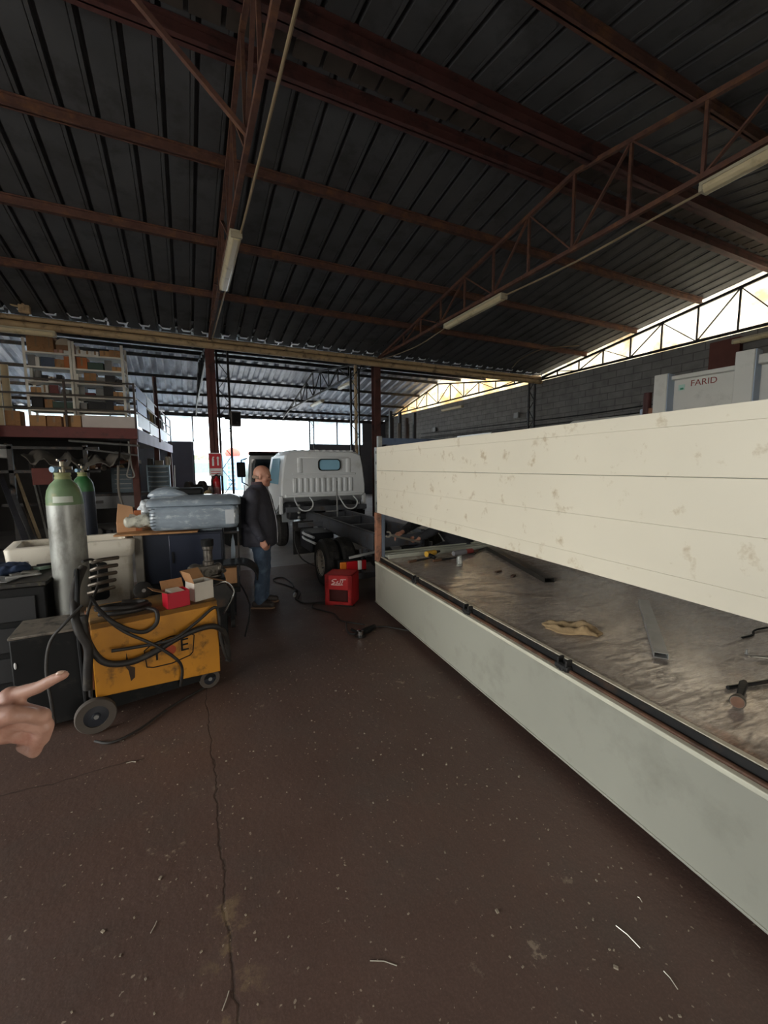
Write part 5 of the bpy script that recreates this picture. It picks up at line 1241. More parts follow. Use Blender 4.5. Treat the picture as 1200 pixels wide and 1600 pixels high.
# shelf racks
RACK = M('rack_grey', '#cdc8bc', .45, .2, .08, 6)
def rack(x0, x1, label, side):
    t = thing('shelf_rack', label, 'shelf rack', mzp(x0, .32, 2.60), -0.065, 'shelf racks on the mezzanine')
    w = x1 - x0
    for x in (0, w - .05):
        for y in (0, .42): MB().bx(x, y, 0, x + .05, y + .004, 1.92).bx(x if x == 0 else x + .046, y, 0, x + .004 if x == 0 else x + .05, y + .05, 1.92).build('upright', RACK, t, smooth=0)
    for z in SHELF: MB().bx(.005, -.01, z - .035, w - .005, .45, z).build('shelf', RACK, t, smooth=0)
    return t
SHELF = [.40, .71, 1.02, 1.33, 1.64]
rack(-2.10, -1.22, 'left bay of the grey shelf racks on the mezzanine, crammed with boxes', 'left')
rack(-1.21, -.22, 'right bay of the grey shelf racks on the mezzanine, beside the rail corner', 'right')
LEVEL = ['lowest shelf', 'second lowest shelf', 'middle shelf', 'second highest shelf', 'top shelf']
BOXM = {'brown': CARDBOARD, 'tan': M('tan_card', '#b58a5e', .8, 0, .1, 6), 'white': M('white_card', '#d4d0c8', .7), 'dark': M('dark_card', '#2b2a2c', .7), 'orange': M('orange_card', '#b0683c', .8), 'green': M('green_case', '#31473c', .6), 'grey': M('grey_case', '#7b7a78', .6), 'blue': M('blue_case', '#3d4a60', .6), 'red': M('red_case', '#6d3230', .6), 'pink': M('pink_card', '#b08578', .8)}
ORD = ['first', 'second', 'third', 'fourth', 'fifth', 'sixth', 'seventh']
SHELF_ITEMS = {
 ('left', 4): [('brown', .33, .40), ('brown', .16, .38), ('pink', .16, .09), ('white', .10, .08), ('brown', .0, 0)],
 ('left', 3): [('grey', .14, .18), ('white', .08, .16), ('blue', .26, .16), ('brown', .18, .14), ('orange', .10, .22)],
 ('left', 2): [('white', .06, .2), ('grey', .16, .18), ('dark', .14, .1), ('white', .14, .08), ('dark', .12, .12), ('grey', .18, .07)],
 ('left', 1): [('tan', .2, .13), ('white', .14, .17), ('red', .17, .18), ('grey', .26, .12)],
 ('left', 0): [('dark', .24, .2), ('brown', .16, .17), ('green', .42, .14)],
 ('right', 4): [('white', .12, .12), ('white', .15, .11), ('white', .12, .11), ('tan', .17, .14), ('brown', .2, .17)],
 ('right', 3): [('orange', .2, .2), ('green', .3, .13), ('grey', .14, .18), ('tan', .18, .08)],
 ('right', 2): [('grey', .12, .1), ('brown', .24, .18), ('grey', .18, .12), ('dark', .22, .16), ('dark', .12, .1)],
 ('right', 1): [('grey', .12, .18), ('red', .2, .08), ('grey', .16, .16), ('dark', .2, .2), ('tan', .2, .12)],
 ('right', 0): [('grey', .14, .14), ('dark', .34, .16), ('dark', .16, .2), ('brown', .2, .11)]}
for (bay, k), items in SHELF_ITEMS.items():
    x0, x1 = (-2.04, -1.28) if bay == 'left' else (-1.15, -.28)
    f_ = .97 * (x1 - x0) / sum(w for _, w, h in items); items = [(c, w * f_, min(.265, h * 1.35)) if k < 4 else (c, w * min(f_, 1.1), h) for c, w, h in items]; tot = sum(w for _, w, h in items); n = len([1 for i in items if i[1] > 0]); gap = max(.005, (x1 - x0 - tot) / max(1, n)); x = x0
    for i, (c, w, h) in enumerate(items):
        if w <= 0: continue
        d = .22 + .06 * ((i * 7 + k) % 3)
        t = thing('storage_box', '%s box on the %s of the %s rack, %s from the left' % (c, LEVEL[k], bay, ORD[i]), 'box', mzp(x + w / 2, .38 + d / 2, 2.60 + SHELF[k] + .001), -0.065 + R(((i * 5 + k * 3) % 7 - 3) * 1.5), 'goods on the shelf racks')
        b = MB()
        if c in ('grey',) and i % 2: b.lathe([(.001, 0), (w * .45, 0), (w * .5, h * .2), (w * .42, h), (.001, h)], n=14)
        else: b.bx(-w / 2, -d / 2, 0, w / 2, d / 2, h)
        b.build('carton', BOXM[c], t, bevel=.006)
        if c in ('brown', 'tan', 'orange', 'pink', 'white') and w > .12: MB().bx(-.018, -d / 2 - .001, 0 + h * .3, .018, d / 2 + .001, h + .001).build('tape', M('box_tape', '#8f6f4c', .5), t, smooth=0)
        x += w + gap
cap = thing('domed_case', 'round-topped brown case standing on the top shelf between the two racks', 'case', mzp(-1.36, .55, 2.60 + SHELF[4]), -0.065)
MB().prism([(-.16, 0), (.16, 0), (.16, .22), (.12, .30), (.04, .34), (-.06, .33), (-.13, .28), (-.16, .22)], 'y', -.14, .14).build('case', M('domed_brown', '#8a6448', .7, 0, .15, 6), cap, bevel=.01)
MB().prism([(-.165, .2), (.165, .2), (.125, .305), (.04, .345), (-.06, .335), (-.135, .285)], 'y', -.15, -.14).build('lid', M('pale_lid', '#b5a48e', .7), cap, smooth=0)
for i, (x0, x1, h, c, l) in enumerate(((-2.0, -1.72, .24, 'tan', 'brown carton on the mezzanine floor under the left rack, left one'), (-1.70, -1.44, .24, 'brown', 'brown carton on the mezzanine floor under the left rack, middle one'), (-1.40, -1.08, .26, 'tan', 'light brown carton on the mezzanine floor just left of the long white box'), (-2.42, -2.16, .32, 'brown', 'brown carton on the mezzanine floor at the far left'))):
    t = thing('floor_carton', l, 'box', mzp((x0 + x1) / 2, .18, 2.601), -0.065, 'cartons on the mezzanine floor')
    MB().bx(-(x1 - x0) / 2, -.13, 0, (x1 - x0) / 2, .13, h).build('carton', BOXM[c], t, bevel=.006)
    MB().bx(-.02, -.1315, h * .4, .02, .1315, h + .001).build('tape', M('box_tape', '#8f6f4c'), t, smooth=0)
t = thing('long_box', 'long white box on the mezzanine edge at the rail corner', 'box', mzp(-.54, .15, 2.601), -0.065)
MB().bx(-.52, -.1, 0, .52, .1, .27).build('carton', M('white_long', '#d3c9c4', .7, 0, .05, 4), t, bevel=.006)
# tall ivory sheet stack at the far left of the mezzanine
t = thing('ivory_sheets', 'ivory sheets standing on the mezzanine at the left edge of the photo', 'sheets', mzp(-2.9, .6, 2.60), -0.065)
for i in range(5): MB().bx(-.35 + i * .16, 0, 0, -.22 + i * .16, .04, 1.5 - .13 * (i % 3)).build('sheet', M('ivory', '#cbb894', .6, 0, .15, 4), t, smooth=0)

# space under the mezzanine
struct(MB().bx(-6.5, 14.6, 0, -1.35, 14.7, 2.46).build('wall_back', M('dark_grey_wall', '#3f3d3b', .9, 0, .2, 2), smooth=0))  # dark grey back wall, tone varied at random
bn = thing('workbench', 'long dark workbench under the mezzanine carrying grey drawer cabinets', 'workbench', (-2.2, 11.9, 0), 0)
MB().bx(0, 0, 1.02, 1.9, .75, 1.08).build('top', DARKSTEEL, bn, bevel=.005)
MB().bx(0.02, .03, .72, 1.1, .06, 1.02).build('front_panel', M('pale_grey_panel', '#7d7f82', .6, 0, .08, 3), bn, smooth=0)
for x in (.04, 1.80):
    for y in (.04, .66): MB().bx(x, y, 0, x + .06, y + .06, 1.02).build('leg', DARKSTEEL, bn, smooth=0)
MB().bx(.05, .1, .25, 1.85, .7, .29).build('lower_shelf', DARKSTEEL, bn, smooth=0)
DCG = M('teal_grey_cabinet', '#4d5a62', .45, .3, .1, 5)
def drawers(loc, w, h, n, label, rz=0, side=DCG):
    t = thing('drawer_cabinet', label, 'drawer cabinet', loc, rz, 'drawer cabinets')
    MB().bx(0, .02, 0, w, .4, h).build('case', side, t, bevel=.008)
    for i in range(n):
        z0 = .04 + (h - .07) * i / n; z1 = .04 + (h - .07) * (i + 1) / n - .018
        dr = MB().bx(.03, .0, z0, w - .03, .02, z1).build('drawer', DCG, t, bevel=.004)
        MB().bx(.08, -.014, z1 - .022, w - .08, 0, z1 - .006).build('handle', GALV, dr, smooth=0)
drawers((-1.62, 12.0, 1.081), .50, .62, 5, 'grey drawer cabinet on the bench left of the red-brown post', 0)
drawers((-.86, 12.0, 1.081), .52, .68, 5, 'blue-grey drawer cabinet on the bench right of the red-brown post', 0, M('pale_blue_side', '#8ba0ad', .45, .2))
PC = ['#7d4a3a', '#a5805f', '#6c3b33', '#8e8478', '#5b3a34', '#9a5c44', '#c0a883', '#4d4a4a']
for i in range(20):
    x = -2.1 + (i % 10) * .115; lay = i // 10
    kind = ('rusty casting', 'tan flange', 'dark red bracket', 'grey pulley', 'brown clamp', 'copper-coloured joint', 'cream bushing', 'black gear')[i % 8]
    o = MB()
    if i % 3 == 0: o.lathe([(.001, 0), (.06, 0), (.065, .05), (.03, .07), (.001, .08)], ax=(0, -1, .4), n=14)
    elif i % 3 == 1: o.bx(-.07, -.06, 0, .07, .06, .09)
    else: o.tube([(-.08, 0, .03), (.0, 0, .07), (.09, .02, .03)], [.03, .04, .025], 10)
    o = o.build('machine_part', M('part_%d' % (i % 8), PC[i % 8], .6, .3, .25, 12), bevel=.006)
    o.location = (x, 12.12 + .1 * (i % 3), 1.70 + lay * .10 + (0 if x > -1.62 else -.02)); o.rotation_euler = (0, 0, i * 1.3)
    tag(o, '%s in the %s layer of parts heaped on the drawer cabinets, %s along' % (kind, ('lower', 'upper')[lay], ('first', 'second', 'third', 'fourth', 'fifth', 'sixth', 'seventh', 'eighth', 'ninth', 'tenth')[i % 10]), 'machine part', 'parts heaped on the cabinets')
for i, (x, w, h, c, l) in enumerate(((-.82, .14, .16, '#55514b', 'dark tin on top of the blue-grey drawer cabinet, left'), (-.62, .2, .12, '#8e8574', 'grey-brown package on top of the blue-grey drawer cabinet, middle'), (-.42, .12, .2, '#a39a88', 'pale canister on top of the blue-grey drawer cabinet, right'))):
    o = MB().lathe([(.001, 0), (w / 2, 0), (w / 2, h), (w * .3, h + .02), (.001, h + .02)], n=16) if i != 1 else MB().bx(-w / 2, -.08, 0, w / 2, .08, h)
    o = o.build('tin', M('tin_%d' % i, c, .5), bevel=.005); o.location = (x + .05, 12.2, 1.762); tag(o, l, 'tin')
sl_ = thing('hanging_sling', 'pale loop of strap hanging beside the red-brown post', 'strap', (-1.12, 11.22, 0))
MB().tube([(0, 0, 2.3), (.02, 0, 1.78), (.07, 0, 1.52), (.0, 0, 1.47), (-.08, 0, 1.52), (-.02, 0, 1.78), (.0, .01, 2.3)], .016, 8, sm=4).build('webbing', M('pale_strap', '#9f9d98', .8), sl_)
en = thing('red_engine', 'dark red engine block on the floor under the bench', 'engine', (-1.20, 11.1, 0))
MB().bx(-.30, -.2, .0, .22, .2, .42).bx(-.2, -.15, .42, .16, .15, .66).ell((.15, -.15, .6), (.16, .12, .16)).tube([(-.25, -.22, .3), (0, -.24, .4), (.2, -.22, .3)], .05, 10).build('block', M('dark_red_paint', '#4d1f22', .6, 0, .25, 8, .1, 30), en, bevel=.02)
en2 = thing('grey_motor', 'grimy grey gearbox on the floor left of the red engine', 'gearbox', (-1.75, 10.9, 0))
MB().bx(-.2, -.2, 0, .25, .2, .35).tube([(-.2, 0, .3), (.35, 0, .3)], .17, 18).tube([(0, -.15, .3), (0, -.3, .32)], .1, 16).build('housing', M('grimy_grey', '#3c3b3a', .6, .3, .3, 9), en2, bevel=.02)
tag(MB().tube([(-1.28, 10.6, 1.75), (-1.30, 10.55, 1.2), (-1.22, 10.5, .7), (-1.25, 10.45, .15), (-1.1, 10.4, .02)], .025, 8, sm=5).build('air_hose', M('grey_hose', '#7a766f', .6)), 'grey hose hanging down in front of the bench under the mezzanine', 'hose')
MB_h = tag(MB().tube([(-1.28, 10.6, 1.75), (-1.28, 11.3, 2.3)], .02, 6).build('hose_hook', DARKSTEEL), 'dark hook holding the grey hose under the mezzanine', 'hook')
# rubbish suspended under the mezzanine
tp_ = thing('tarpaulin', 'grey tarpaulin slung under the mezzanine at the left', 'tarpaulin', (-2.6, 10.9, 0))
b = MB(); vs = []; nx, ny = 26, 10
for i in range(nx):
    for j in range(ny):
        x = 1.9 * i / (nx - 1) - .4; y = .8 * j / (ny - 1); vs.append((x, y, 2.12 - .2 * sin(pi * i / (nx - 1)) - .16 * abs(sin(7 * x + 2 * y)) - .10 * cos(5 * y) - .05 * sin(23 * x + 9 * y)))
for i in range(nx - 1):
    for j in range(ny - 1): b.add([], []); b.f.append((i * ny + j, (i + 1) * ny + j, (i + 1) * ny + j + 1, i * ny + j + 1)); b.mi.append(0)
b.v = vs; o = b.build('sheet', M('grey_tarp', '#76726c', .85, 0, .15, 8), tp_, smooth=180); md = o.modifiers.new('t', 'SOLIDIFY'); md.thickness = .01
for i, (p, q, r, l) in enumerate((((-2.2, 11.0, 2.28), (-.9, 11.2, 2.20), .025, 'grey pipe stored under the mezzanine beam, upper one'), ((-1.9, 10.9, 2.1), (-.95, 11.1, 1.98), .02, 'grey pipe stored under the mezzanine, sagging one'))):
    tag(MB().tube([p, q], r, 8).build('stored_pipe', GALV), l, 'pipe')
# leaning lengths at the far left
for p, q, d, l in (
  ((-3.633, 12.296, 2.26), (-2.196, 8.881, 0.0), .03, 0), ((-3.238, 12.279, 1.841), (-2.379, 9.837, 0.0), .02, 1), ((-3.191, 12.368, 1.842), (-2.355, 9.954, 0.0), .016, 2),
  ((-3.393, 11.499, 1.246), (-2.086, 8.338, 0.0), .045, 3), ((-3.534, 11.494, 1.563), (-2.212, 8.312, 0.0), .055, 4), ((-3.414, 11.987, 1.51), (-2.392, 9.25, 0.0), .02, 5)):
    c_, lab = [('#9a8a70', 'long brown-grey length leaning at the far left'), ('#a8aaa8', 'pale metal length leaning behind the gas cylinder, left of a twin'), ('#8f9190', 'second pale metal length behind the gas cylinder, right of its twin'), ('#77797e', 'thick grey channel leaning at the far left behind the trough'), ('#44464f', 'dark channel leaning at the left edge of the photo'), ('#5f5547', 'thin brown stick leaning among the channels at far left')][l]
    q = (q[0], q[1], .0)
    tag(MB().bar(p, q, d * 1.6, d * .9).build('leaning_length', M('length_%d' % l, c_, .5, .3, .15, 9), smooth=0), lab, 'length', 'lengths leaning at the far left')
lr = thing('leaning_rack', 'dark sloping rack of stock holding the leaning lengths at far left', 'rack', (-3.3, 11.2, 0))
for x in (0, 1.3):
    MB().bx(x, 0, 0, x + .08, .08, 2.2).bx(x, -.5, 0, x + .08, .1, .08).build('frame', DARKSTEEL, lr, smooth=0)
for z in (.9, 1.6, 2.1): MB().bx(-.6, .0, z, 1.6, .06, z + .06).build('cross_bar', DARKSTEEL, lr, smooth=0)
tag(MB().bx(-2.9, 11.1, 1.35, -2.55, 11.15, 1.7).build('red_plate', M('dull_red_plate', '#6e2a20', .6)), 'dull red plate fixed to the dark rack at far left', 'plate')
tag(MB().box((-3.603, 12.037, 2.079), (.22, .2, .30), (0, .1, .2)).build('white_canister', WHITEPAINT, bevel=.03), 'white canister hanging at the left edge under the mezzanine', 'canister')
for i, (x, z, s_, c, l) in enumerate(((-2.4, .0, .5, '#2a2b30', 'dark drum on the floor behind the white trough, left'), (-1.9, .0, .55, '#35322f', 'dark crate on the floor behind the white trough, middle'), (-3.3, 0, .8, '#26272b', 'black drum on the floor at the far left'))):
    o = MB().lathe([(.001, 0), (.28, 0), (.28, s_), (.25, s_ + .02), (.001, s_ + .02)], n=24) if i != 1 else MB().bx(-.25, -.25, 0, .25, .25, s_)
    o = o.build('drum', M('drum_%d' % i, c, .6, 0, .2, 6), bevel=.01); o.location = (x, 7.4, z); tag(o, l, 'drum')

# fire point on the left column
SIGNR = M('sign_red', '#c3202c', .4); SIGNW = M('sign_white', '#e6e6e6', .4)
sg = thing('extinguisher_sign', 'red and white fire extinguisher sign on the left column', 'sign', (.69, 10.88, 1.62), R(-4))
MB().bx(-.15, -.01, -.13, .15, 0, .42).build('board', SIGNW, sg, smooth=0)
MB().bx(-.135, -.013, .05, .135, -.01, .40).build('red_field', SIGNR, sg, smooth=0)
MB().prism([(-.075, .11), (-.03, .11), (-.03, .27), (-.045, .31), (-.06, .31), (-.075, .27)], 'y', -.016, -.013).bx(-.06, -.016, .31, -.02, -.013, .33).bx(.04, -.016, .12, .075, -.013, .33).bx(.03, -.016, .29, .09, -.013, .31).build('symbol', SIGNW, sg, smooth=0)
for z in (.0, -.05): MB().bx(-.11, -.013, z - .03, .11, -.01, z - .012).build('text_bar', SIGNR, sg, smooth=0)
ex = thing('fire_extinguisher', 'red fire extinguisher hanging on the left column under its sign', 'fire extinguisher', (.69, 10.77, .92), R(-20))
MB().lathe([(.001, 0), (.085, 0), (.09, .02), (.09, .42), (.075, .48), (.03, .52), (.025, .56), (.001, .56)], n=28).build('tank', M('extinguisher_red', '#b5212b', .3), ex, smooth=50)
MB().bx(-.03, -.02, .55, .03, .02, .60).bar((-.02, 0, .6), (.10, 0, .64), .02, .012).bar((-.02, 0, .57), (.10, 0, .57), .02, .012).build('valve', BLACK, ex)
MB().tube([(-.03, 0, .58), (-.11, -.01, .5), (-.115, -.01, .25), (-.10, -.02, .12)], .012, 8, sm=4).build('hose', RUBBER, ex)
n_ = 10; vs = []
for k in range(n_ + 1):
    a = R(-130 + 90 * k / n_); vs += [(.0915 * cos(a), .0915 * sin(a), .10), (.0915 * cos(a), .0915 * sin(a), .30)]
MB().add(vs, [(2 * k, 2 * k + 2, 2 * k + 3, 2 * k + 1) for k in range(n_)]).build('label', M('ext_label', '#d99b9a', .5), ex)
sp2 = thing('loudspeaker', 'dark box loudspeaker fixed high on the thin lattice column', 'loudspeaker', (1.22, 11.18, 2.9), R(10))
MB().bx(-.12, -.1, -.18, .12, .1, .18).build('cabinet', M('dark_speaker', '#55504d', .7), sp2, bevel=.01)
MB().bx(-.1, -.104, -.15, .1, -.1, .15).build('grille', BLACK, sp2, smooth=0)
MB().bx(-.25, -.02, -.03, -.12, .02, .03).build('bracket', DARKSTEEL, sp2, smooth=0)

# bench with small clutter right of the mezzanine, up to the column
b2 = thing('low_bench', 'low dark bench with clutter between the mezzanine and the left column', 'bench', (-.25, 10.0, 0), R(3))
MB().bx(0, 0, .86, .98, .6, .92).build('top', M('dark_bench_top', '#2e2b29', .7, 0, .2, 8), b2, bevel=.006)
MB().bx(.02, .02, .0, .96, .58, .86).build('body', M('dark_bench_body', '#25262a', .6), b2, bevel=.01)
def small(name, label, cat, loc, mb, mat, rz=0, bevel=.006, parent=None):
    o = mb.build(name, mat, bevel=bevel); o.location = loc; o.rotation_euler = (0, 0, rz); return tag(o, label, cat)
small('brown_parcel', 'brown parcel on the low bench behind the wrapped seat', 'parcel', (-.02, 10.25, .925), MB().bx(-.2, -.13, .12, .2, .13, .30), CARDBOARD, .15)
small('concrete_block', 'grey hollow block under the brown parcel on the low bench', 'block', (.0, 10.22, .925), MB().bx(-.2, -.15, 0, .2, .15, .03).bx(-.2, -.15, .09, .2, .15, .118).bx(-.2, -.15, .03, -.16, .15, .09).bx(.16, -.15, .03, .2, .15, .09).bx(-.02, -.15, .03, .02, .15, .09), M('grey_block', '#8d8c88', .9), .15)
small('grinder_machine', 'black bench grinder with round guards on the low bench', 'grinder', (.22, 10.48, .925), MB().tube([(-.2, 0, .3), (-.12, 0, .3)], .16, 20).tube([(.12, 0, .3), (.2, 0, .3)], .16, 20).tube([(-.12, 0, .3), (.12, 0, .3)], .09, 16).bx(-.1, -.08, 0, .1, .08, .25), DARKSTEEL, .5, 0)
small('tan_bag', 'pale tan bag on the low bench left of the extinguisher', 'bag', (.46, 10.2, .925), MB().ell((0, 0, .12), (.11, .09, .14)), M('tan_bag', '#8c7b60', .9), 0, 0)
for i, x in enumerate((.34, .42, .50, .57)):
    c = ('#7c2c26', '#4b3a30', '#8a7a6a', '#3a3032')[i]
    small('paint_tin', ('dark red', 'brown', 'grey', 'black')[i] + ' tin in the row behind the tan bag on the low bench', 'tin', (x, 10.48, .925), MB().lathe([(.001, 0), (.038, 0), (.038, .24), (.02, .27), (.02, .32), (.001, .32)], n=14), M('ptin_%d' % i, c, .5), 0, 0)
small('white_strip', 'white upright strip leaning beside the blue-grey drawer cabinet', 'strip', (-.26, 11.75, .0), MB().bar((0, 0, 0), (.04, .2, 1.75), .04, .02), WHITEPAINT, 0, 0)
small('dark_door', 'tall dark panel leaf standing open at the left of the doorway', 'panel', (-.55, 22.6, 0), MB().bx(-.1, 0, 0, .95, .08, 2.95), M('dark_leaf', '#4a4853', .7, 0, .1, 2), 0, .01)
small('black_bin', 'black bin behind the right end of the wrapped seat', 'bin', (.95, 9.6, 0), MB().bx(-.2, -.2, 0, .2, .2, 1.0).bx(-.22, -.22, 1.0, .22, .22, 1.05), BLACK, .2)
# vertical clutter against the far right corner
for i in range(7):
    o = MB().bx(-.05, -.05, 0, .05, .05, 3.6 - .2 * (i % 3)).build('stock_bar', M('stock_%d' % (i % 3), ('#3c3a3c', '#5b4a44', '#77706a')[i % 3], .6, .2), smooth=0)
    o.location = (6.6 + i * .16, 13.2 + .22 * (i % 2), 0)
    tag(o, 'upright stock bar standing behind the dark brown column, %s from the left' % ORD[i], 'bar', 'upright bars behind the column')
for i, z in enumerate((1.75, 1.55)): small('pale_plate', ('upper', 'lower')[i] + ' pale plate on the upright bars right of the white cab', 'plate', (6.62, 13.145, z), MB().bx(-.12, -.02, 0, .12, .0, .16), WHITEPAINT, 0, .005)

# crate, cables and tools on the floor
CRATE = M('crate_red', '#b62a2c', .45, 0, .08, 4, 0, 40, ('#7d2a26', .25, 6))
cr = thing('red_crate', 'red plastic bottle crate standing on end on the floor beside the rear wheel', 'crate', (1.71, 4.80, 0), R(-38))
b = MB(); w_, d_c, h_c = .175, .15, .385
b.bx(-w_, -d_c, .0, -w_ + .055, -d_c + .02, h_c).bx(w_ - .055, -d_c, 0, w_, -d_c + .02, h_c).bx(-w_, -d_c, .20, w_, -d_c + .02, h_c).bx(-w_, -d_c, 0, w_, -d_c + .02, .05)
b.bx(-w_, -d_c, 0, -w_ + .02, d_c, h_c).bx(w_ - .02, -d_c, 0, w_, d_c, h_c).bx(-w_, -d_c, h_c - .02, w_, d_c, h_c).bx(-w_, d_c - .02, 0, w_, d_c, h_c).bx(-w_, -d_c, 0, w_, d_c, .02)
b.build('shell', CRATE, cr, bevel=.004)
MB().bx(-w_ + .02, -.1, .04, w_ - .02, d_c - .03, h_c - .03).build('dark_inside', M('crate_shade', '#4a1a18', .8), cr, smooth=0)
tt = MB()
for pts in ([(-.08, .27), (-.04, .29), (-.08, .31), (-.05, .33), (-.02, .33)], [(-.03, .27), (.0, .31), (-.02, .29), (.02, .28), (.03, .32)], [(.04, .27), (.06, .32), (.03, .33), (.10, .335)], [(-.09, .262), (.0, .262), (.06, .268)]):
    tt.tube([(x, -d_c - .002, z) for x, z in pts], .006, 6, sm=4)
tt.build('white_script', M('crate_white', '#dcb9b4', .5), cr)
def floor_cable(label, pts, r=.008):
    return tag(MB().tube([(p[0], p[1], r) for p in pts], r, 8, sm=6).build('power_cable', BCABLE), label, 'cable', 'cables on the floor')
floor_cable('black cable looping on the floor left of the red crate', [(1.238, 5.163, -0.0), (1.328, 5.454, 0.0), (1.24, 5.839, 0.0), (1.124, 6.083, 0.0), (1.141, 6.269, 0.0), (1.279, 6.28, 0.0), (1.329, 5.904, 0.0), (1.308, 5.699, 0.0)])
floor_cable('black cable winding on the floor in front of the red crate', [(1.202, 5.152, 0.0), (1.259, 4.956, 0.0), (1.445, 4.89, 0.0), (1.677, 4.828, 0.0), (1.792, 4.635, 0.0), (1.739, 4.583, 0.0), (1.593, 4.708, 0.0), (1.395, 4.861, 0.0), (1.307, 4.749, -0.0), (1.391, 4.582, 0.0), (1.472, 4.423, 0.0), (1.47, 4.201, 0.0), (1.533, 4.107, 0.0), (1.661, 3.961, -0.0)])
floor_cable('black cable running from the angle grinder to the dropped side board', [(1.656, 3.865, 0.0), (1.822, 3.821, 0.0), (1.942, 3.684, 0.0), (2.058, 3.552, 0.0)])
floor_cable('short black cable curled beside the angle grinder on the floor', [(1.514, 4.137, 0.0), (1.439, 3.916, 0.0), (1.433, 3.808, 0.0), (1.497, 3.776, 0.0), (1.575, 3.792, 0.0)])
pg = thing('cable_plug', 'black and grey plug connector on the floor cable', 'plug', (1.238, 5.333, 0.02), R(70))
MB().tube([(-.09, 0, 0), (.0, 0, 0)], [.018, .026], 12).build('plug', GALV, pg)
MB().tube([(.0, 0, 0), (.12, 0, 0)], [.03, .024], 12).build('socket', BLACK, pg)
gr = thing('floor_grinder', 'black angle grinder lying on the floor beside the dropped side board', 'grinder', (1.549, 3.729, 0.035), R(25))
MB().tube([(-.02, 0, 0), (.05, 0, .0), (.17, 0, 0)], [.03, .034, .026], 14).build('body', BLACK, gr)
MB().lathe([(.001, -.02), (.032, -.02), (.034, .03), (.001, .035)], (-.05, 0, 0), n=16).build('gearbox', CHROME, gr)
MB().lathe([(.001, 0), (.06, 0), (.06, .004), (.001, .006)], (-.05, 0, -.028), n=24).build('disc', DARKSTEEL, gr)
MB().tube([(-.05, .02, 0), (-.05, .12, .01)], .014, 10).build('side_handle', BLACK, gr)
# slivers and crumbs on the floor
SLIV = M('bright_sliver', '#cfcabc', .35, .5)
for i, (p, q, l) in enumerate((((-0.202, 1.583, 0.0), (-0.184, 1.619, -0.0), 'bright metal sliver on the floor left of the crack'), ((0.017, 1.235, -0.0), (0.041, 1.278, 0.0), 'bright metal sliver on the floor beside the crack at the bottom edge'), ((1.367, 0.694, 0.0), (1.357, 0.644, 0.0), 'bright metal sliver on the floor at lower right'),
    ((1.352, 0.856, 0.0), (1.362, 0.771, 0.0), 'thin curved metal sliver on the floor, upper one at lower right'), ((0.488, 1.153, 0.0), (0.565, 1.1, 0.0), 'bent metal sliver on the floor at the bottom middle'), ((1.525, 0.886, -0.0), (1.521, 0.866, 0.0), 'tiny curled metal chip on the floor at right'), ((-0.393, 2.65, 0.0), (-0.344, 2.638, 0.0), 'small metal sliver on the floor near the cross joint'))):
    p = V((p[0], p[1], .003)); q = V((q[0], q[1], .003)); mdl = (p + q) / 2 + V((.004, .004, .001))
    tag(MB().tube([p, mdl, q], .0016, 6).build('metal_sliver', SLIV), l, 'sliver', 'metal slivers on the floor')
cb3 = MB(); rnd = random.Random(5)
for i in range(420):
    x = rnd.uniform(-.6, 2.0); y = rnd.uniform(.6, 3.6)
    if x > 1.55 + .04 * y: continue
    s_ = rnd.uniform(.0012, .0045) * (1.6 if rnd.random() < .08 else 1)
    cb3.box((x, y, s_ * .4), (s_ * 2, s_ * 1.3, s_ * .8), (0, 0, rnd.uniform(0, 3)))
tag(cb3.build('floor_crumbs', M('grit', '#8f8474', .8, 0, .3, 30), smooth=0), 'pale grit and crumbs strewn over the brown floor', 'grit', kind='stuff')

# ------------------------------------------------------------------ outside, beyond the doorway
OB = M('container_blue', '#86a9c9', .6, 0, .06, 2)
co = thing('blue_container', 'pale blue container with a ladder standing in the yard', 'container', (3.1, 33, 0), 0)
bb = MB().bx(-.9, 0, .0, 3.6, 2.4, 2.5)
for i in range(12): bb.bx(-.8 + i * .37, -.05, .1, -.62 + i * .37, 0, 2.4)
bb.build('shell', OB, co, smooth=0)
ld = MB().bx(-.28, -.16, .1, -.22, -.1, 2.2).bx(.36, -.16, .1, .42, -.1, 2.2)
for i in range(7): ld.bx(-.25, -.15, .25 + i * .3, .4, -.11, .30 + i * .3)
ld.build('ladder', M('pale_ladder', '#d8e4ee', .5), co, smooth=0)
vn = thing('white_van', 'white van with green windows parked beyond the doorway on the left', 'van', (.95, 32, 0), R(2))
MB().prism([(-1, .4), (1, .4), (1, 1.4), (.9, 2.2), (-.9, 2.2), (-1, 1.4)], 'y', 0, 4.5).build('body', CABW, vn, bevel=.06)
MB().bx(-.8, -.02, 1.3, .8, 0, 2.0).build('windscreen', M('green_glass', '#7fae9f', .1), vn, bevel=.02)
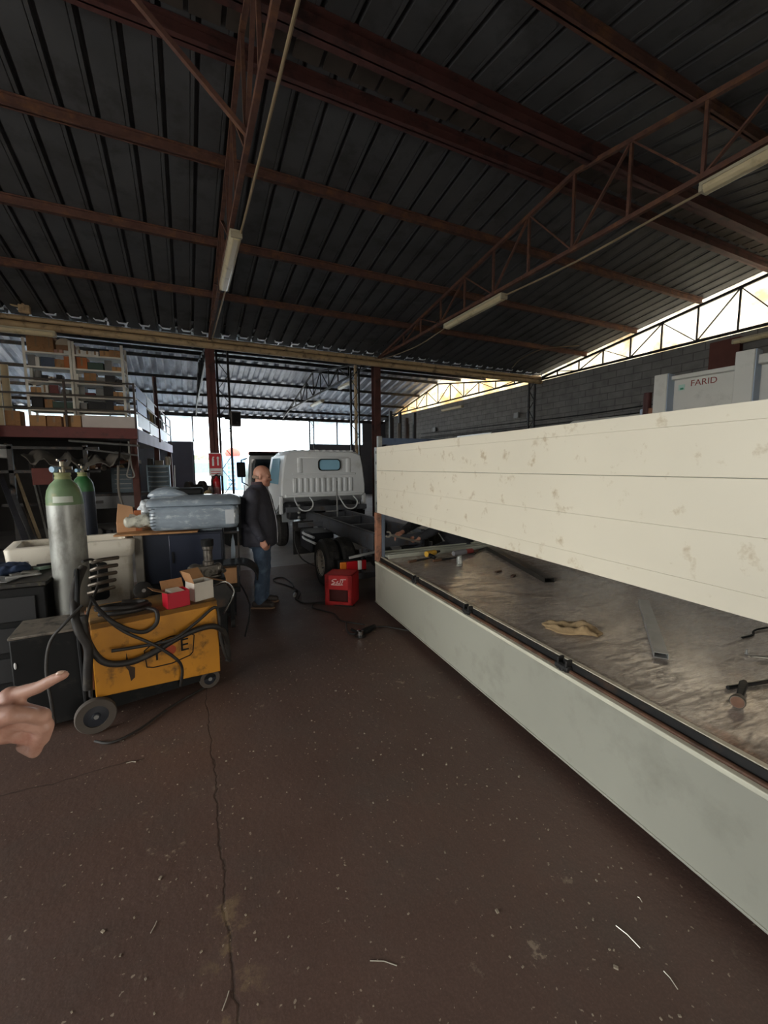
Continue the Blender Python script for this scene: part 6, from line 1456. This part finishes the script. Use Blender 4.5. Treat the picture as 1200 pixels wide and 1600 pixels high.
for x in (-.8, .8):
    for y in (.8, 3.6): MB().lathe([(.2, -.1), (.33, -.1), (.36, 0), (.33, .1), (.2, .1)], (x, y, .36), (1, 0, 0), 20).build('wheel', RUBBER, vn)
fe = thing('spiked_fence', 'pale spiked fence at the back of the yard', 'fence', (-3, 45, 0), 0)
b = MB()
for i in range(60): b.bx(i * .3, 0, 0, i * .3 + .05, .05, 2.6)
b.bx(0, -.02, .5, 18, .07, .56).bx(0, -.02, 2.2, 18, .07, 2.26).build('bars', M('green_fence', '#7f9a92', .6), fe, smooth=0)
rt_ = thing('red_tarp_truck', 'truck with a red and white hood standing at the back of the yard', 'truck', (5.4, 37, 0), R(-2))
MB().bx(-1.9, 0, .8, 2.4, 6, 2.7).build('load_body', M('faded_white', '#d6d2cf', .6), rt_, smooth=0)
MB().prism([(-1.9, 2.7), (2.4, 2.7), (2.2, 3.3), (.6, 3.6), (-1.2, 3.3)], 'y', 0, 6).build('hood', M('pink_hood', '#d8a9a3', .7, 0, .2, 1), rt_, smooth=0)
MB().ell((-1.7, -.2, 2.8), (.6, .3, .5)).build('red_bundle', M('red_bundle', '#c5564c', .7), rt_)
for x in (-1.6, 2.0): MB().lathe([(.2, -.15), (.5, -.15), (.5, .15), (.2, .15)], (x, 1, .5), (1, 0, 0), 20).build('wheel', RUBBER, rt_)
po = thing('utility_pole', 'thin grey pole rising in the yard behind the white cab', 'pole', (11.2, 42, 0))
MB().tube([(0, 0, 0), (0, 0, 6.2)], [.1, .06], 8).build('mast', M('pole_grey', '#b5b1ac', .7), po)
hd = thing('hedge', 'low bushy tree line beyond the yard fence', 'hedge', (2, 48.5, 0))
b = MB(); rnd = random.Random(3)
for i in range(26): b.ell((i * .55 - 4, rnd.uniform(-.5, .5), 1.2 + rnd.uniform(0, .8)), (.7, .7, 1.0 + rnd.uniform(0, .5)), nu=10, nv=7)
b.build('foliage', M('hedge_green', '#6e8068', .9, 0, .25, 3), hd, remesh=.12, disp=(.3, .25))
